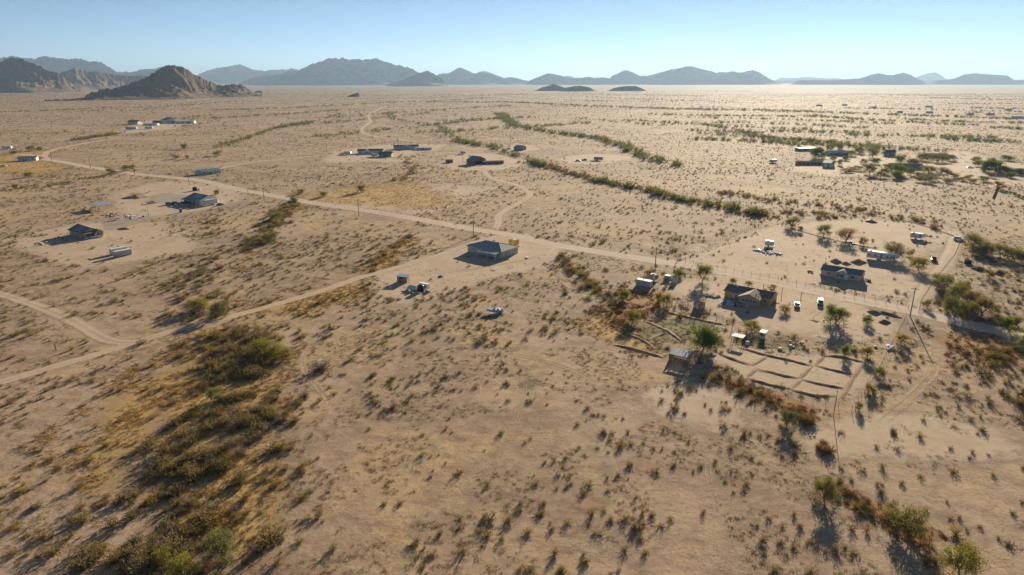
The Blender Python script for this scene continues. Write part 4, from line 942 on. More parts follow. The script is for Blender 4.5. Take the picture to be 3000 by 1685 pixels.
# ------------------------------------------------------------------ containers, sheds, shade roofs
def container(label, uv, ang, mat, L=6.06, W=2.44, h=2.6):
    o = thing("shipping_container", label, "container", G(*uv), ang)
    m = MB(); n = 22
    m.box(.06, L - .06, .06, W - .06, .15, h - .04)
    for k in range(n):
        x = .12 + (L - .24) * k / n
        m.box(x, x + (L - .24) / n * .5, .02, W - .02, .2, h - .12)
    m.build("body", M[mat], o)
    MB().box(0, L, 0, W, h - .035, h).build("roof_panel", M["white"], o)
    for x in (0, L - .14):
        for y in (0, W - .14): MB().box(x, x + .14, y, y + .14, 0, h - .04).build("corner_post", M[mat], o)
    for y0, y1 in ((.18, W / 2 - .02), (W / 2 + .02, W - .18)):
        d = MB().box(-.03, .05, y0, y1, .2, h - .15).build("door_leaf", M[mat], o); MB().tube((-.05, (y0 + y1) / 2, .25), (-.05, (y0 + y1) / 2, h - .2), .03).build("lock_rod", M["alu"], d)
    KEEP_B.append((G(*uv), ang, L, W)); return o
container("pale lilac shipping container beside the trees at the pens", (1862, 836.5), AX, "lilac", 6.06)
container("pale shipping container in front of its neighbour, longer shadow", (339.5, 754.7), AY, "lilac", 7.0)
container("white shipping container half hidden behind the nearer one", (328, 747.5), AY, "white", 7.0)

def shed(label, uv, ang, L, W, h, rise, wall, roof, name="shed"):
    o = house(name, label, uv, ang, L, W, h, rise, wall, roof, [], [('f', L * .35, L * .65, h * .82, "door_white" if wall != "white" else "grey")], .15, wall if wall in M else "white", "shed"); return o
shed("small white garden shed right of a water box by the trees", (1968, 829), AX, 1.7, 1.6, 1.9, .4, "cream", "white", "garden_shed")
o = thing("board_shed", "leaning board shed with a blue tin roof near junk", "shed", G(1164, 826.5), R(-14)); KEEP_B.append((G(1164, 826), R(-14), 4.2, 3))
for k in range(12):
    if k in (3, 4): continue
    MB().box(k * .34, k * .34 + .32, 0, .07, .05, 2.35).build("plank", M["wood"], o)
for k in range(8): MB().box(4.02, 4.09, .05 + k * .36, .38 + k * .36, .05, 2.35).build("plank", M["woodpale"], o)
for k in range(8): MB().box(-.07, 0, .05 + k * .36, .38 + k * .36, .05, 2.3).build("plank", M["wood"], o)
MB().box(0, 4.02, 2.86, 2.93, .05, 2.3).build("back_wall", M["wood"], o)
MB().slab([(-.35, -.4, 2.55), (4.4, -.4, 2.4), (4.4, 3.3, 2.5), (-.35, 3.3, 2.62)], .06).build("roof_sheet", M["tinblue"], o)
for k in range(2): MB().slab([(4.5 + .25 * k, .6 + .9 * k, .0), (4.62 + .25 * k, .6 + .9 * k, .0), (4.2, .7 + .9 * k, 2.5), (4.12, .7 + .9 * k, 2.5)], .05).build("leaning_plank", M["woodpale"], o)

def shade(label, uv, ang, L, W, h, roofm, postm, sheets=4, slope=.15, name="shade_roof", walls=None):
    b = G(*uv); o = thing(name, label, "shelter", b, ang); KEEP_B.append((b, ang, L, W))
    w = L / sheets
    for k in range(sheets):
        dz = .03 * (k % 2)
        MB().slab([(k * w + .01, -.1, h + dz), ((k + 1) * w - .01, -.1, h + dz), ((k + 1) * w - .01, W + .1, h + slope * W + dz), (k * w + .01, W + .1, h + slope * W + dz)], .04).build("roof_sheet", M[roofm if k % 3 else ("tin" if roofm != "tin" else "tinblue")], o)
    n = max(2, int(L / 3) + 1)
    for y in (.1, W - .1):
        for k in range(n):
            x = .1 + (L - .2) * k / (n - 1); MB().tube((x, y, 0), (x, y, h + slope * y - .03), .08, .07, 7).build("post", M[postm], o)
        MB().box(0, L, y - .05, y + .05, h + slope * y - .2, h + slope * y - .05).build("beam", M[postm], o)
    if walls:
        for k in range(int(L / .5)): MB().box(k * .5, k * .5 + .44, W - .05, W, .05, h + slope * W - .25 - .1 * (k % 3)).build("wall_board", M[walls], o)
        for k in range(int(W / .5)): MB().box(0, .05, k * .5, k * .5 + .44, .05, h - .1 * (k % 2)).build("wall_board", M[walls], o)
    return o
shade("pole shade with a corrugated roof above the garden basins", (2141, 1003), AX, 3.5, 2.4, 2.2, "tin", "wooddark", 4, .05)
o = shade("patched tin roofed lean-to on leaning poles below the big tree", (1958, 1056), AX, 5.4, 3.8, 2.2, "tin", "wood", 5, .16, "lean_to_shed", "wood")
for k, (x, t) in enumerate(((1.0, .9), (3.2, -.6), (4.2, .7))): MB().tube((x + t, -1.5, 0), (x, -.1, 2.2), .08, .06).build("leaning_pole", M["woodpale"], o)
o = shade("grey tin roofed ramada over a heap of junk at the left", (262, 612), AX, 13, 9.5, 3.2, "solar_pale", "wooddark", 5, .04, "ramada")
shade("small white canopy in front of the red barn", (1356, 483), R(0), 5.5, 4, 2.3, "white", "alu", 2, .02, "canopy")
# pipe frame pen and tarp hut
b = G(1995, 914); o = thing("pipe_pen", "rusty empty pipe frame beside the tarp hut", "pen", b, AX)
for x, y in ((0, 0), (4.2, 0), (4.2, 5.5), (0, 5.5)): MB().tube((x, y, 0), (x, y, 2.7), .07).build("post", M["rust"], o)
for p, q in (((0, 0), (4.2, 0)), ((4.2, 0), (4.2, 5.5)), ((4.2, 5.5), (0, 5.5)), ((0, 5.5), (0, 0)), ((1.5, 0), (1.5, 5.5))): MB().tube((*p, 2.65), (*q, 2.65), .06).build("rail", M["rust"], o)
shed("hut under a faded tan tarp beside the rusty pipe frame", (2031, 904), AX, 2.9, 3.4, 1.7, .7, "woodpale", "woodpale", "tarp_hut")
# booth
b = G(2224, 991); o = thing("booth", "little white booth with a dark window and overhanging roof", "booth", b, AX); KEEP_B.append((b, AX, 2.4, 2.6)); o.scale = (.66, .66, .85)
MB().box(0, 2.2, 0, 2.2, 0, 2.3).build("body", M["white"], o); MB().slab([(-.2, -.3, 2.55), (2.6, -.3, 2.45), (2.6, 3.6, 2.6), (-.2, 3.6, 2.7)], .1).build("roof", M["cream"], o)
window(o, 2.2, 2.2, 'f', .25, 1.95, 1.1, 2.1, 2, "grey"); window(o, 2.2, 2.2, 'r', .4, 1.7, 1.1, 2.1, 1, "grey")
for x in (.05, 2.4): MB().tube((x, 3.4, 0), (x, 3.4, 2.5), .05).build("post", M["wood"], o)
# portable toilet
o = thing("portable_toilet", "blue portable toilet with a white roof beside the gravel drive", "toilet", G(525.5, 623), AX)
MB().box(0, 1.15, 0, 1.15, .08, 2.15).build("body", M["bluep"], o); MB().prism([(-.06, 2.15), (1.21, 2.15), (1.15, 2.32), (.575, 2.45), (0, 2.32)], -.06, 1.21).build("roof", M["white"], o)
d = MB().box(.15, 1.0, -.04, 0, .15, 2.05).build("door", M["bluep"], o); MB().box(.8, .9, -.08, -.04, 1.0, 1.2).build("handle", M["white"], d); MB().box(-.05, 1.2, -.05, 1.2, 0, .08).build("base", M["rubber"], o)
# water tanks
def tank(label, uv, r, h, mat="black"):
    o = thing("water_tank", label, "tank", G(*uv)); ring = []
    zs = [0, .1]; rs = [r * .98, r]
    n = max(3, int(h / .3))
    for k in range(n):
        z = .1 + (h * .86 - .1) * (k + .5) / n; zs += [z - .04, z, z + .04]; rs += [r, r * 1.03, r]
    zs += [h * .88, h * .97, h]; rs += [r, r * .55, r * .2]
    for z, q in zip(zs, rs): ring.append([(q * math.cos(a), q * math.sin(a), z) for a in np.linspace(0, 2 * np.pi, 18, endpoint=False)])
    MB().loft(ring).build("body", M[mat], o, True); MB().tube((0, 0, h - .02), (0, 0, h + .1), r * .2, r * .2, 12).build("lid", M[mat], o)
tank("black ribbed water tank in the junk by the board shed", (1233, 853), 1.25, 2.5)
tank("dark water tank behind the white gabled house", (572, 558.5), 1.7, 2.6)
tank("white water tank beside the dark one behind the white house", (584, 557.5), .7, 1.6, "white")
tank("white plastic tank on the ground by the pole shade", (2189, 1010), .55, 1.1, "white")

# ------------------------------------------------------------------ vehicles
def wheel(root, x, y, r=.34, w=.22, name="wheel"):
    t = MB().tube((x, y - w / 2, r), (x, y + w / 2, r), r, r, 14).build(name, M["rubber"], root)
    MB().tube((x, y - w / 2 - .012, r), (x, y + w / 2 + .012, r), r * .58, r * .58, 10).build("rim", M["chrome"], t)
def car(label, uv, ang, kind, mat, cat="car", name=None):
    """x forward, origin under the middle"""
    o = thing(name or {"sedan": "car", "pickup": "pickup_truck", "suv": "suv"}[kind], label, cat, G(*uv), ang)
    Lc, Wc = {"sedan": (4.7, 1.82), "pickup": (5.7, 1.98), "suv": (4.7, 1.9)}[kind]
    zb, zs = .32, {"sedan": .88, "pickup": 1.08, "suv": 1.02}[kind]
    prof = [(-.5, zb + .12), (-.5, zs * .9), (-.47, zs), (.20, zs), (.44, zs * .93), (.5, zs * .72), (.5, zb + .08), (.46, zb), (-.46, zb)]
    rings = []
    for s, k in ((-1, .93), (-.93, 1), (.93, 1), (1, .93)):
        rings.append([(p * Lc * (1 if k == 1 else .985), s * Wc / 2, zb + (z - zb) * (1 if k == 1 else .97)) for p, z in prof])
    MB().loft(rings).build("body", M[mat], o)
    c0, c1, r0, r1, zr = {"sedan": (-.33, .20, -.20, .05, 1.44), "pickup": (-.06, .25, .0, .13, 1.82), "suv": (-.48, .22, -.43, .08, 1.74)}[kind]
    base = [(c0 * Lc, zs), (c1 * Lc, zs), (r1 * Lc, zr), (r0 * Lc, zr)]
    def cabin(wb, wt, lift=0.0, sh=0.0):
        return [[(x + (sh if x < (c0 + c1) / 2 * Lc else -sh), s * (wb if z == zs else wt), z + (lift if z == zs else -.05 if lift else 0)) for x, z in base] for s in (-1, 1)]
    MB().loft(cabin(Wc * .46, Wc * .40)).build("cabin", M[mat], o)
    g = MB().loft(cabin(Wc * .463, Wc * .412, .06, .16)).build("side_window", M["glass"], o)
    for (xa, za), (xb, zb_), nm in ((base[1], base[2], "windshield"), (base[0], base[3], "rear_window")):
        sgn = 1 if nm == "windshield" else -1; q = []
        for t, wv in ((.12, .43), (.88, .385)):
            x, z = xa + (xb - xa) * t + .02 * sgn, za + (zb_ - za) * t + .015; q.append((x, wv * Wc, z))
        (xa_, ya_, za_), (xb_, yb_, zb2) = q
        pts = [(xa_, -ya_, za_), (xa_, ya_, za_), (xb_, yb_, zb2), (xb_, -yb_, zb2)]
        MB().add(pts + [(x - .04 * sgn, y, z - .02) for x, y, z in pts], [(0, 1, 2, 3), (7, 6, 5, 4), (0, 4, 5, 1), (1, 5, 6, 2), (2, 6, 7, 3), (3, 7, 4, 0)]).build(nm, M["glass"], o)
    if kind == "pickup":
        MB().box(-.49 * Lc, -.075 * Lc, -Wc * .41, Wc * .41, zs - .02, zs + .012).build("cargo_bed", M["black"], o)
    for sx in (-.31, .31):
        for sy in (-1, 1): wheel(o, sx * Lc, sy * (Wc / 2 - .1), .36 if kind != "sedan" else .33)
    for sy in (-1, 1):
        MB().box(.485 * Lc, .503 * Lc, sy * Wc * .36 - .2, sy * Wc * .36 + .2, zs * .72, zs * .86).build("headlight", M["lamp"], o)
        MB().box(-.503 * Lc, -.488 * Lc, sy * Wc * .38 - .14, sy * Wc * .38 + .14, zs * .7, zs * .9).build("tail_light", M["tail"], o)
        MB().box(c1 * Lc * .78, c1 * Lc * .78 + .12, sy * Wc * .5, sy * Wc * .5 + sy * .16, zs + .02, zs + .16).build("mirror", M[mat], o)
    for sx in (-.505, .497): MB().box(sx * Lc, sx * Lc + .05, -Wc * .46, Wc * .46, zb + .02, zb + .2).build("bumper", M["black"], o)
    return o
DOWN = AY + math.pi
car("white sedan parked in the yard of the tan house", (2335, 898), R(249), "sedan", "carwhite")
car("grey green off-road car right of the white sedan", (2403, 891), R(247), "suv", "cargreen")
car("white pickup in front of the solar panelled house", (284, 696), DOWN, "pickup", "carwhite", "truck")
car("white pickup alone on the gravel oval by the white house", (445, 596), AY, "pickup", "carwhite", "truck")
car("dark off-road car with white nose near the white house", (497, 600), AY - .9, "suv", "cardark")
car("small dark off-road car in the white house yard", (516, 598), AY - .9, "suv", "cardark")
car("teal pickup under the porch side of the white house", (542, 595), AY, "pickup", "carteal", "truck")
car("dark blue car parked behind the motorhome", (645, 601.5), AY, "sedan", "carblue")
car("dark pickup seen from behind on the drive beyond the trailer", (2735, 764), AY + .1, "pickup", "cardark", "truck")
car("white car at the end of the side road by the gate", (2808, 703.5), AX, "suv", "carwhite")
car("red truck beside the far rounded trailer", (1004, 452), R(10), "pickup", "carred", "truck")
car("silver sedan alone on the dusty lane of the far homestead", (2842, 492), R(-30), "sedan", "carsilver")
car("upper white car left of the dark junk yard shed", (2708, 460), R(10), "sedan", "carwhite")
car("lower white car left of the dark junk yard shed", (2714, 466), R(15), "sedan", "carwhite")
car("upper silver car right of the dark junk yard shed", (2793, 458), R(-20), "sedan", "carsilver")
car("lower silver car right of the dark junk yard shed", (2800, 464), R(-25), "sedan", "carsilver")
car("pale car under the trees at the front of the homestead", (2726, 510), R(-10), "sedan", "carsilver")
car("pale pickup before the brown stable row", (2368, 482), R(-6), "pickup", "carsilver", "truck")
car("dark truck in the cluttered camp left of the grey trailer", (1712, 470), R(5), "pickup", "cardark", "truck")
car("dark green truck at the left end of the cluttered camp", (1694, 473), R(-5), "suv", "cargreen", "truck")
car("red truck beside the small grey green house", (1490, 437.5), R(20), "pickup", "carred", "truck")
car("white pickup by the trailer at the far left edge", (46, 438), R(10), "pickup", "carwhite", "truck")
car("white truck with a brown load at the left edge", (10, 488), R(15), "pickup", "carwhite", "truck")

def trailer(label, uv, ang, L, W, h, mat, cat="trailer", name="travel_trailer", nose=0.0, wins=(), stripe="stripe", roof="white", fifth=False, round_=.25):
    o = thing(name, label, cat, G(*uv), ang)
    z0 = .62; a = round_
    prof = [(-L / 2 + a * .5, z0), (L / 2 - a - nose, z0), (L / 2 - nose * .35, z0 + h * .35), (L / 2 - a * .6, z0 + h - a), (L / 2 - a * 1.6, z0 + h), (-L / 2 + a, z0 + h), (-L / 2, z0 + h - a), (-L / 2, z0 + a * .5)]
    if fifth: prof = [(-L / 2 + .1, z0), (L / 2 - 3.0, z0), (L / 2 - 2.7, z0 + 1.15), (L / 2 - .7, z0 + 1.25), (L / 2 - .05, z0 + 1.9), (L / 2 - .6, z0 + h - .1), (L / 2 - 1.3, z0 + h), (-L / 2 + .15, z0 + h), (-L / 2, z0 + h - .15), (-L / 2, z0 + .2)]
    MB().prism([(x, z) for x, z in prof], -W / 2, W / 2, 'y').build("body", M[mat], o)
    MB().box(-L / 2 + .3, L / 2 - 1.4, -W / 2 + .05, W / 2 - .05, z0 + h - .02, z0 + h + .03).build("roof_panel", M[roof], o)
    MB().box(-L / 2 + .9, -L / 2 + 1.7, -.4, .4, z0 + h + .03, z0 + h + .28).build("roof_unit", M["white"], o)
    MB().box(-L / 2 + .2, L / 2 - (3.1 if fifth else nose + .5), -W / 2 - .02, -W / 2 + .02, z0 + h * .30, z0 + h * .37).build("side_stripe", M[stripe], o)
    for a0, a1, b0, b1 in wins:
        fr = MB().box(a0, a1, -W / 2 - .035, -W / 2, z0 + b0, z0 + b1).build("window", M["alu"], o); MB().box(a0 + .05, a1 - .05, -W / 2 - .045, -W / 2 - .02, z0 + b0 + .05, z0 + b1 - .05).build("pane", M["glass"], fr)
    d = MB().box(.1, .8, -W / 2 - .04, -W / 2, z0 + .05, z0 + 1.9).build("door", M["white"], o); MB().box(.68, .74, -W / 2 - .08, -W / 2 - .04, z0 + .9, z0 + 1.05).build("handle", M["black"], d)
    for x in ((-L * .12 - .45, -L * .12 + .45) if L > 6 else (-L * .08,)):
        for sy in (-1, 1): wheel(o, x, sy * (W / 2 - .12), .36)
    if fifth: MB().tube((L / 2 - 2.2, 0, 0), (L / 2 - 2.2, 0, z0 + 1.2), .09).build("landing_leg", M["alu"], o)
    else:
        for sy in (-1, 1): MB().tube((L / 2 - .5, sy * W * .35, .5), (L / 2 + 1.0, 0, .48), .05).build("hitch_arm", M["black"], o)
    KEEP_OUT.append((*G(*uv), L * .5)); return o
o = trailer("long white fifth wheel trailer with green decals below two trees", (2586, 763), AX, 13.0, 2.5, 3.0, "white", "trailer", "fifth_wheel_trailer", 0, [(-5.9, -4.9, 1.2, 2.0), (-3.4, -2.6, 1.2, 1.9), (1.4, 2.2, 1.2, 2.0), (2.9, 3.9, 1.2, 1.9)], "stripe", "white", True)
for x0_ in (-.9, 4.0): MB().box(x0_, x0_ + .5, -1.29, -1.25, 1.0, 3.2).build("green_decal", M["green"], o)
trailer("small white travel trailer alone behind the long fifth wheel", (2685, 700), AX, 5.8, 2.4, 2.4, "white", wins=[(-2.2, -1.2, 1.1, 1.8), (1.1, 1.9, 1.1, 1.8)], nose=.3)
trailer("white motorhome at the gable end of the white house", (617, 600.5), DOWN, 8.4, 2.5, 2.9, "white", "motorhome", "motorhome", .9, [(-3, -1.8, 1.2, 2.0), (1.3, 2.4, 1.2, 2.0), (-1.3, -.5, 1.2, 2)])
trailer("yellow box trailer behind the grey green house", (1505, 720), AX, 4.6, 2.4, 2.6, "yellow", name="box_trailer", wins=[(-1.6, -.8, 1.2, 1.9)], stripe="yellow", nose=.1, round_=.1)
trailer("white box trailer beside a heap of white sacks", (2253, 722), R(-20), 4.0, 2.1, 2.2, "white", name="box_trailer", stripe="white", round_=.1)
trailer("small grey utility trailer behind the lilac container", (1915, 821), AX, 3.0, 2.0, 1.9, "grey", name="utility_trailer", stripe="grey", round_=.1)
trailer("white camper behind the roof of the red barn", (1357, 452), R(0), 6.0, 2.4, 2.6, "pale", wins=[(-2, -1, 1.1, 1.9), (1, 2, 1.1, 1.9)])
trailer("rounded silver trailer left of the far white house", (1019, 453), R(0), 8.0, 2.5, 2.8, "alu", roof="alu", wins=[(-3, -2, 1.2, 1.9), (1.4, 2.4, 1.2, 1.9)], round_=.8)
trailer("white camper in front of the squat brown roofed shed", (1097, 459), R(4), 6.5, 2.4, 2.6, "white", wins=[(-2, -1, 1.1, 1.9)])
trailer("grey trailer at the right of the cluttered camp", (1753, 470), R(-8), 9.0, 2.5, 2.8, "grey", roof="tin", wins=[(-3, -2, 1.2, 1.9), (1.4, 2.4, 1.2, 1.9)])
trailer("white trailer at the far left edge beside trees", (22, 437), R(6), 10.0, 2.5, 2.8, "white", wins=[(-3, -2, 1.2, 1.9), (2, 3, 1.2, 1.9)])
trailer("lone white trailer left of the far homestead", (2265, 477), R(0), 6.5, 2.4, 2.6, "white", wins=[(-2, -1, 1.1, 1.9)])
trailer("first pale trailer on the lower edge of the far farm", (386, 380), R(0), 18.0, 3.4, 3.6, "pale", roof="tin", wins=[(-6, -4, 1.2, 2.2)])
trailer("second pale trailer on the lower edge of the far farm", (437, 378), R(0), 13.0, 3.0, 3.2, "pale", roof="tin", wins=[(-4, -2.5, 1.2, 2.2)])
# boat
o = thing("boat", "light blue motor boat lying on bare ground", "boat", G(1449, 917), R(4)); rings = []; Lb = 5.3
for t in np.linspace(0, 1, 9):
    w = max(1.15 * (1 - (1 - t) ** 3.0), .08); dz = .55 * (1 - t) ** 2.5; x = -Lb / 2 + Lb * t
    rings.append([(x, 0, .08 + dz), (x, w * .62, .2 + dz * .8), (x, w, .82 + dz * .35), (x, w * 1.03, .98 + dz * .35), (x, w * .93, .99 + dz * .35), (x, 0, 1.0 + dz * .35), (x, -w * .93, .99 + dz * .35), (x, -w * 1.03, .98 + dz * .35), (x, -w, .82 + dz * .35), (x, -w * .62, .2 + dz * .8)])
o.scale = (1.0, 1.12, 1.35)
MB().loft(rings).build("hull", M["boatblue"], o, False)
MB().prism([(-1.3, .99), (1.9, .99), (1.6, 1.08), (-.4, 1.12)], -.95, .95, 'y').build("deck", M["pale"], o)
MB().loft([[(-.2, -.8, 1.1), (.15, -.8, 1.1), (.45, -.7, 1.55), (.35, -.7, 1.55)], [(-.55, 0, 1.12), (-.2, 0, 1.12), (.25, 0, 1.6), (.15, 0, 1.6)], [(-.2, .8, 1.1), (.15, .8, 1.1), (.45, .7, 1.55), (.35, .7, 1.55)]]).build("windshield", M["pale"], o)
MB().box(2.6, 2.95, -.22, .22, .35, 1.2).build("outboard_motor", M["white"], o); MB().box(1.1, 1.7, -.7, .7, 1.07, 1.25).build("seat", M["white"], o)
for sy in (-1, 1): MB().box(-1.6, 2.6, sy * 1.17 - .02, sy * 1.17 + .02, .84, .92).build("rub_rail", M["white"], o)

# ------------------------------------------------------------------ poles, fences, banks, clutter
def pole(label, u, vt, vb, mat="wooddark", arms=1, name="utility_pole"):
    x, y = G(u, vb); h = (vb - vt) * mpp(u, vb) / math.cos(math.atan2(CAM_H, y))
    o = thing(name, label, "pole", (x, y), AX)
    far = y > 450; r = .09 if h < 7 and not arms else .2
    MB().tube((0, 0, -.1), (0, 0, h), r, r * .7, 8).build("shaft", M[mat], o)
    if arms:
        MB().box(-1.2, 1.2, -.16, -.05, h - .55, h - .40).build("crossarm", M[mat], o)
        for c in (-1.05, -.4, .4, 1.05): MB().tube((c, -.1, h - .4), (c, -.1, h - .18), .06, .04, 6).build("insulator", M["concrete"], o)
for lb, u, vt, vb, mt, am in [
    ("tall wooden utility pole where the side road meets the main road", 2666, 844, 927, "wood", 1), ("utility pole beside the main road above the lilac container", 1919, 725, 790, "wooddark", 1),
    ("utility pole between the main road and the grey green house", 1387, 635, 690, "wooddark", 1), ("utility pole on the flat below the straw field", 1052, 585, 634, "wooddark", 1),
    ("utility pole just above the drive junction", 774, 550, 585, "wooddark", 1), ("pale bare pole left of the drive junction", 729, 546, 591, "alu", 0),
    ("utility pole near the teal roofed house", 555, 506, 543, "wooddark", 1), ("utility pole behind two trees on the far road", 395, 476, 512, "wooddark", 1),
    ("pale pole just right of the round roadside tree", 361, 481, 505, "alu", 0), ("lone thin pale pole on the plain above the far road", 466, 468, 494, "alu", 0),
    ("utility pole on the far road left of the round tree", 266, 463, 493, "wooddark", 1), ("utility pole nearest the bend of the far left road", 152, 441, 471, "wooddark", 1),
    ("utility pole behind the far left white bungalow", 59, 425, 453, "wooddark", 1), ("pale pole at the far left trailer", 19, 420, 446, "alu", 0),
    ("tall pale pole in the white house yard", 436, 577, 636, "alu", 1), ("short white pole left of the ramada", 225, 564, 585, "white", 0),
    ("wooden pole at the bottom corner of the corral fence", 2442, 1145, 1218, "wooddark", 0), ("utility pole standing beyond the small grey green house", 1495, 400, 427, "wooddark", 1),
    ("utility pole beyond the bush line left of the red barn", 1329, 398, 414, "wooddark", 1), ("utility pole left of the far white houses", 957, 423, 445, "wooddark", 1),
    ("utility pole beside the far homestead mobile home", 2922, 478, 516, "wood", 1), ("pale pole in the middle of the far homestead", 2522, 466, 481, "wood", 0), ("utility pole in front of the red barn", 1356, 450, 474, "wooddark", 0)]:
    pole(lb, u, vt, vb, mt, am)

def fence(label, px, spacing, h, mat="wooddark", r=.06, wires=3, jitter=.15, name="wire_fence", brace=False):
    p = np.array([G(*q) for q in px]); seg = np.linalg.norm(np.diff(p, axis=0), axis=1); s = np.r_[0, np.cumsum(seg)]
    o = thing(name, label, "fence", p[0]); n = max(2, int(s[-1] / spacing) + 1); T_ = np.linspace(0, s[-1], n); pts = []
    base = MB().tube((0, 0, -.05), (0, 0, 1), r, r * .9, 6)
    me = None
    for k, t in enumerate(T_):
        x, y = np.interp(t, s, p[:, 0]) - p[0, 0], np.interp(t, s, p[:, 1]) - p[0, 1]; hh = h * rng.uniform(1 - jitter, 1 + jitter)
        if me is None:
            q = base.build("post", M[mat], o); me = q.data
        else: q = link("post", me, o)
        q.location = (x, y, 0); q.scale = (1, 1, hh); q.rotation_euler = (rng.normal(0, .03), rng.normal(0, .03), 0); pts.append((x, y))
    if wires:
        m = MB()
        for z in np.linspace(h * .3, h * .9, wires):
            for a, b in zip(pts[:-1], pts[1:]): m.tube((*a, z), (*b, z), .008, .008, 3)
        m.build("wire", M["alu"], o)
    if brace:
        for sx in (0, 1): MB().tube((0, 0, .1 if sx else h), (2.2 * math.cos(AY), 2.2 * math.sin(AY), h if sx else .1), .08).build("brace", M[mat], o)
fence("post and wire fence along the road before the beige house", [(1985, 767), (2140, 794), (2324, 829), (2535, 876), (2661, 903)], 3.6, 1.5)
fence("post fence running up the left side of the dirt yard", [(1983, 766), (2090, 717), (2170, 680), (2238, 648)], 3.0, 1.6, brace=True)
fence("post and wire fence along the side road thicket", [(2691, 918), (2699, 884), (2732, 834), (2762, 795), (2797, 750), (2816, 703)], 2.6, 1.6)
fence("row of stout posts between the tan house and the road", [(2236, 848), (2288, 861), (2317, 868), (2346, 876)], 5.6, 2.3, "wooddark", .1, 2)
fence("wire fence round the straw coloured field", [(905, 596), (1057, 617), (1170, 628), (1270, 600), (1345, 578), (1440, 562)], 4.0, 1.3, "rust", .05)
fence("corral fence along the russet weed strip", [(2030, 1092), (2190, 1124), (2315, 1148), (2495, 1206)], 3.0, 1.5, "rust", .05)
fence("wire fence between the corral and the worn strip", [(2495, 1206), (2555, 1122), (2612, 1012), (2655, 932)], 3.0, 1.5, "rust", .05)
fence("pen fence between the big tree and the pole shade", [(2040, 930), (2083, 942), (2126, 953), (2176, 986), (2222, 992)], 3.4, 2.0, "wooddark", .09, 2)
fence("pen posts right of the russet weeds", [(1880, 930), (1932, 911), (1958, 895), (2000, 880)], 3.2, 1.8, "wooddark", .08, 2)
fence("pair of gate posts right of the tarp hut", [(2058, 902), (2063.5, 900)], 1.0, 2.6, "wooddark", .09, 0)
fence("fence line left of the big white container shadow ditch", [(420, 770), (560, 735), (640, 712)], 6, 1.2, "rust", .05)
fence("wire fence behind the orange tree", [(2300, 661), (2390, 688), (2500, 714), (2570, 727)], 4.0, 1.2, "rust", .05)
fence("wire fence from the thicket to the far corner", [(2645, 643), (2724, 664), (2803, 692)], 4.0, 1.3, "rust", .05)
fence("low posts along the homestead gravel plot", [(2912, 583), (2960, 587), (3020, 592)], 3.2, 1.2, "wooddark", .12, 0)
fence("lone fence post on the left flat", [(163, 1028), (166, 1027)], .2, 1.9, "wooddark", .07, 0)
fence("lone fence post above the vacant lot corner", [(1612, 951), (1615, 950)], .3, 1.7, "wooddark", .07, 0)
# slatted screen
b = G(2907, 582); o = thing("slat_screen", "tall wooden slat screen at the homestead gravel plot", "fence", b, AY); LL = solve(b, AY, 2924)
for k in range(int(LL / .5)): MB().box(k * .5, k * .5 + .42, 0, .06, .05, 1.6).build("slat", M["woodpale"], o)
for z in (.4, 1.2): MB().box(0, LL, .06, .14, z, z + .12).build("rail", M["wood"], o)

def berm(px, w=1.8, h=.5, mat="earth", label=None):
    p = spline([G(*q) for q in px], .8); d = np.gradient(p, axis=0); d /= np.linalg.norm(d, axis=1)[:, None] + 1e-9; nr = np.c_[-d[:, 1], d[:, 0]]; n = len(p)
    s = np.array([-1, -.55, -.15, .15, .55, 1]); z = np.array([-.06, .55, 1, .97, .5, -.06])
    e = np.clip(np.minimum(np.arange(n), n - 1 - np.arange(n)) / 3.0, .12, 1) ** .6; i = np.arange(n)
    wv = w / 2 * (.8 + .45 * vnoise(i * .6, i * 0 + p[0, 0])); hv = h * e * (.65 + .7 * vnoise(i * .45, i * 0 + p[0, 1], 4))
    V = np.empty((n, 6, 3)); V[:, :, :2] = p[:, None] + nr[:, None] * (s[None, :, None] * wv[:, None, None]); V[:, :, 2] = hv[:, None] * z + (z > 0) * (vnoise(V[:, :, 0] * 2.2, V[:, :, 1] * 2.2, 9) - .5) * h * .35
    Q = [(a * 6 + k, a * 6 + k + 1, a * 6 + 7 + k, a * 6 + 6 + k) for a in range(n - 1) for k in range(5)]
    return tag(link("earth_bank", np_mesh("earth_bank", V.reshape(-1, 3), Q, [M[mat]], smooth=True)), label, kind="structure")
Zc = lambda q: [(2000 + x / 3.68, 950 + y / 3.68) for x, y in q]
Za = lambda q: [(1800 + x / 4.135, 750 + y / 4.135) for x, y in q]
for lb, q in [("earth bank under the pole shade", [(380, 300), (470, 345), (600, 395), (720, 435)]), ("long upper earth bank of the basins", [(600, 245), (760, 292), (900, 330), (1100, 375), (1250, 410), (1380, 445)]), ("upper right earth bank of the basins", [(1430, 440), (1550, 475), (1700, 510), (1860, 545)]),
              ("middle left earth bank of the basins", [(820, 490), (950, 512), (1100, 555), (1250, 580)]), ("middle right earth bank of the basins", [(1285, 590), (1450, 635), (1600, 665), (1770, 695)]), ("lower left earth bank of the basins", [(700, 575), (850, 625), (1000, 665), (1180, 697)]), ("lower right earth bank of the basins", [(1160, 697), (1300, 738), (1450, 770), (1640, 765)]),
              ("top cross bank of the basins", [(1520, 338), (1700, 350), (1900, 395), (1960, 405)])]:
    berm(Zc(q), 2.6, .30, "earth", lb)
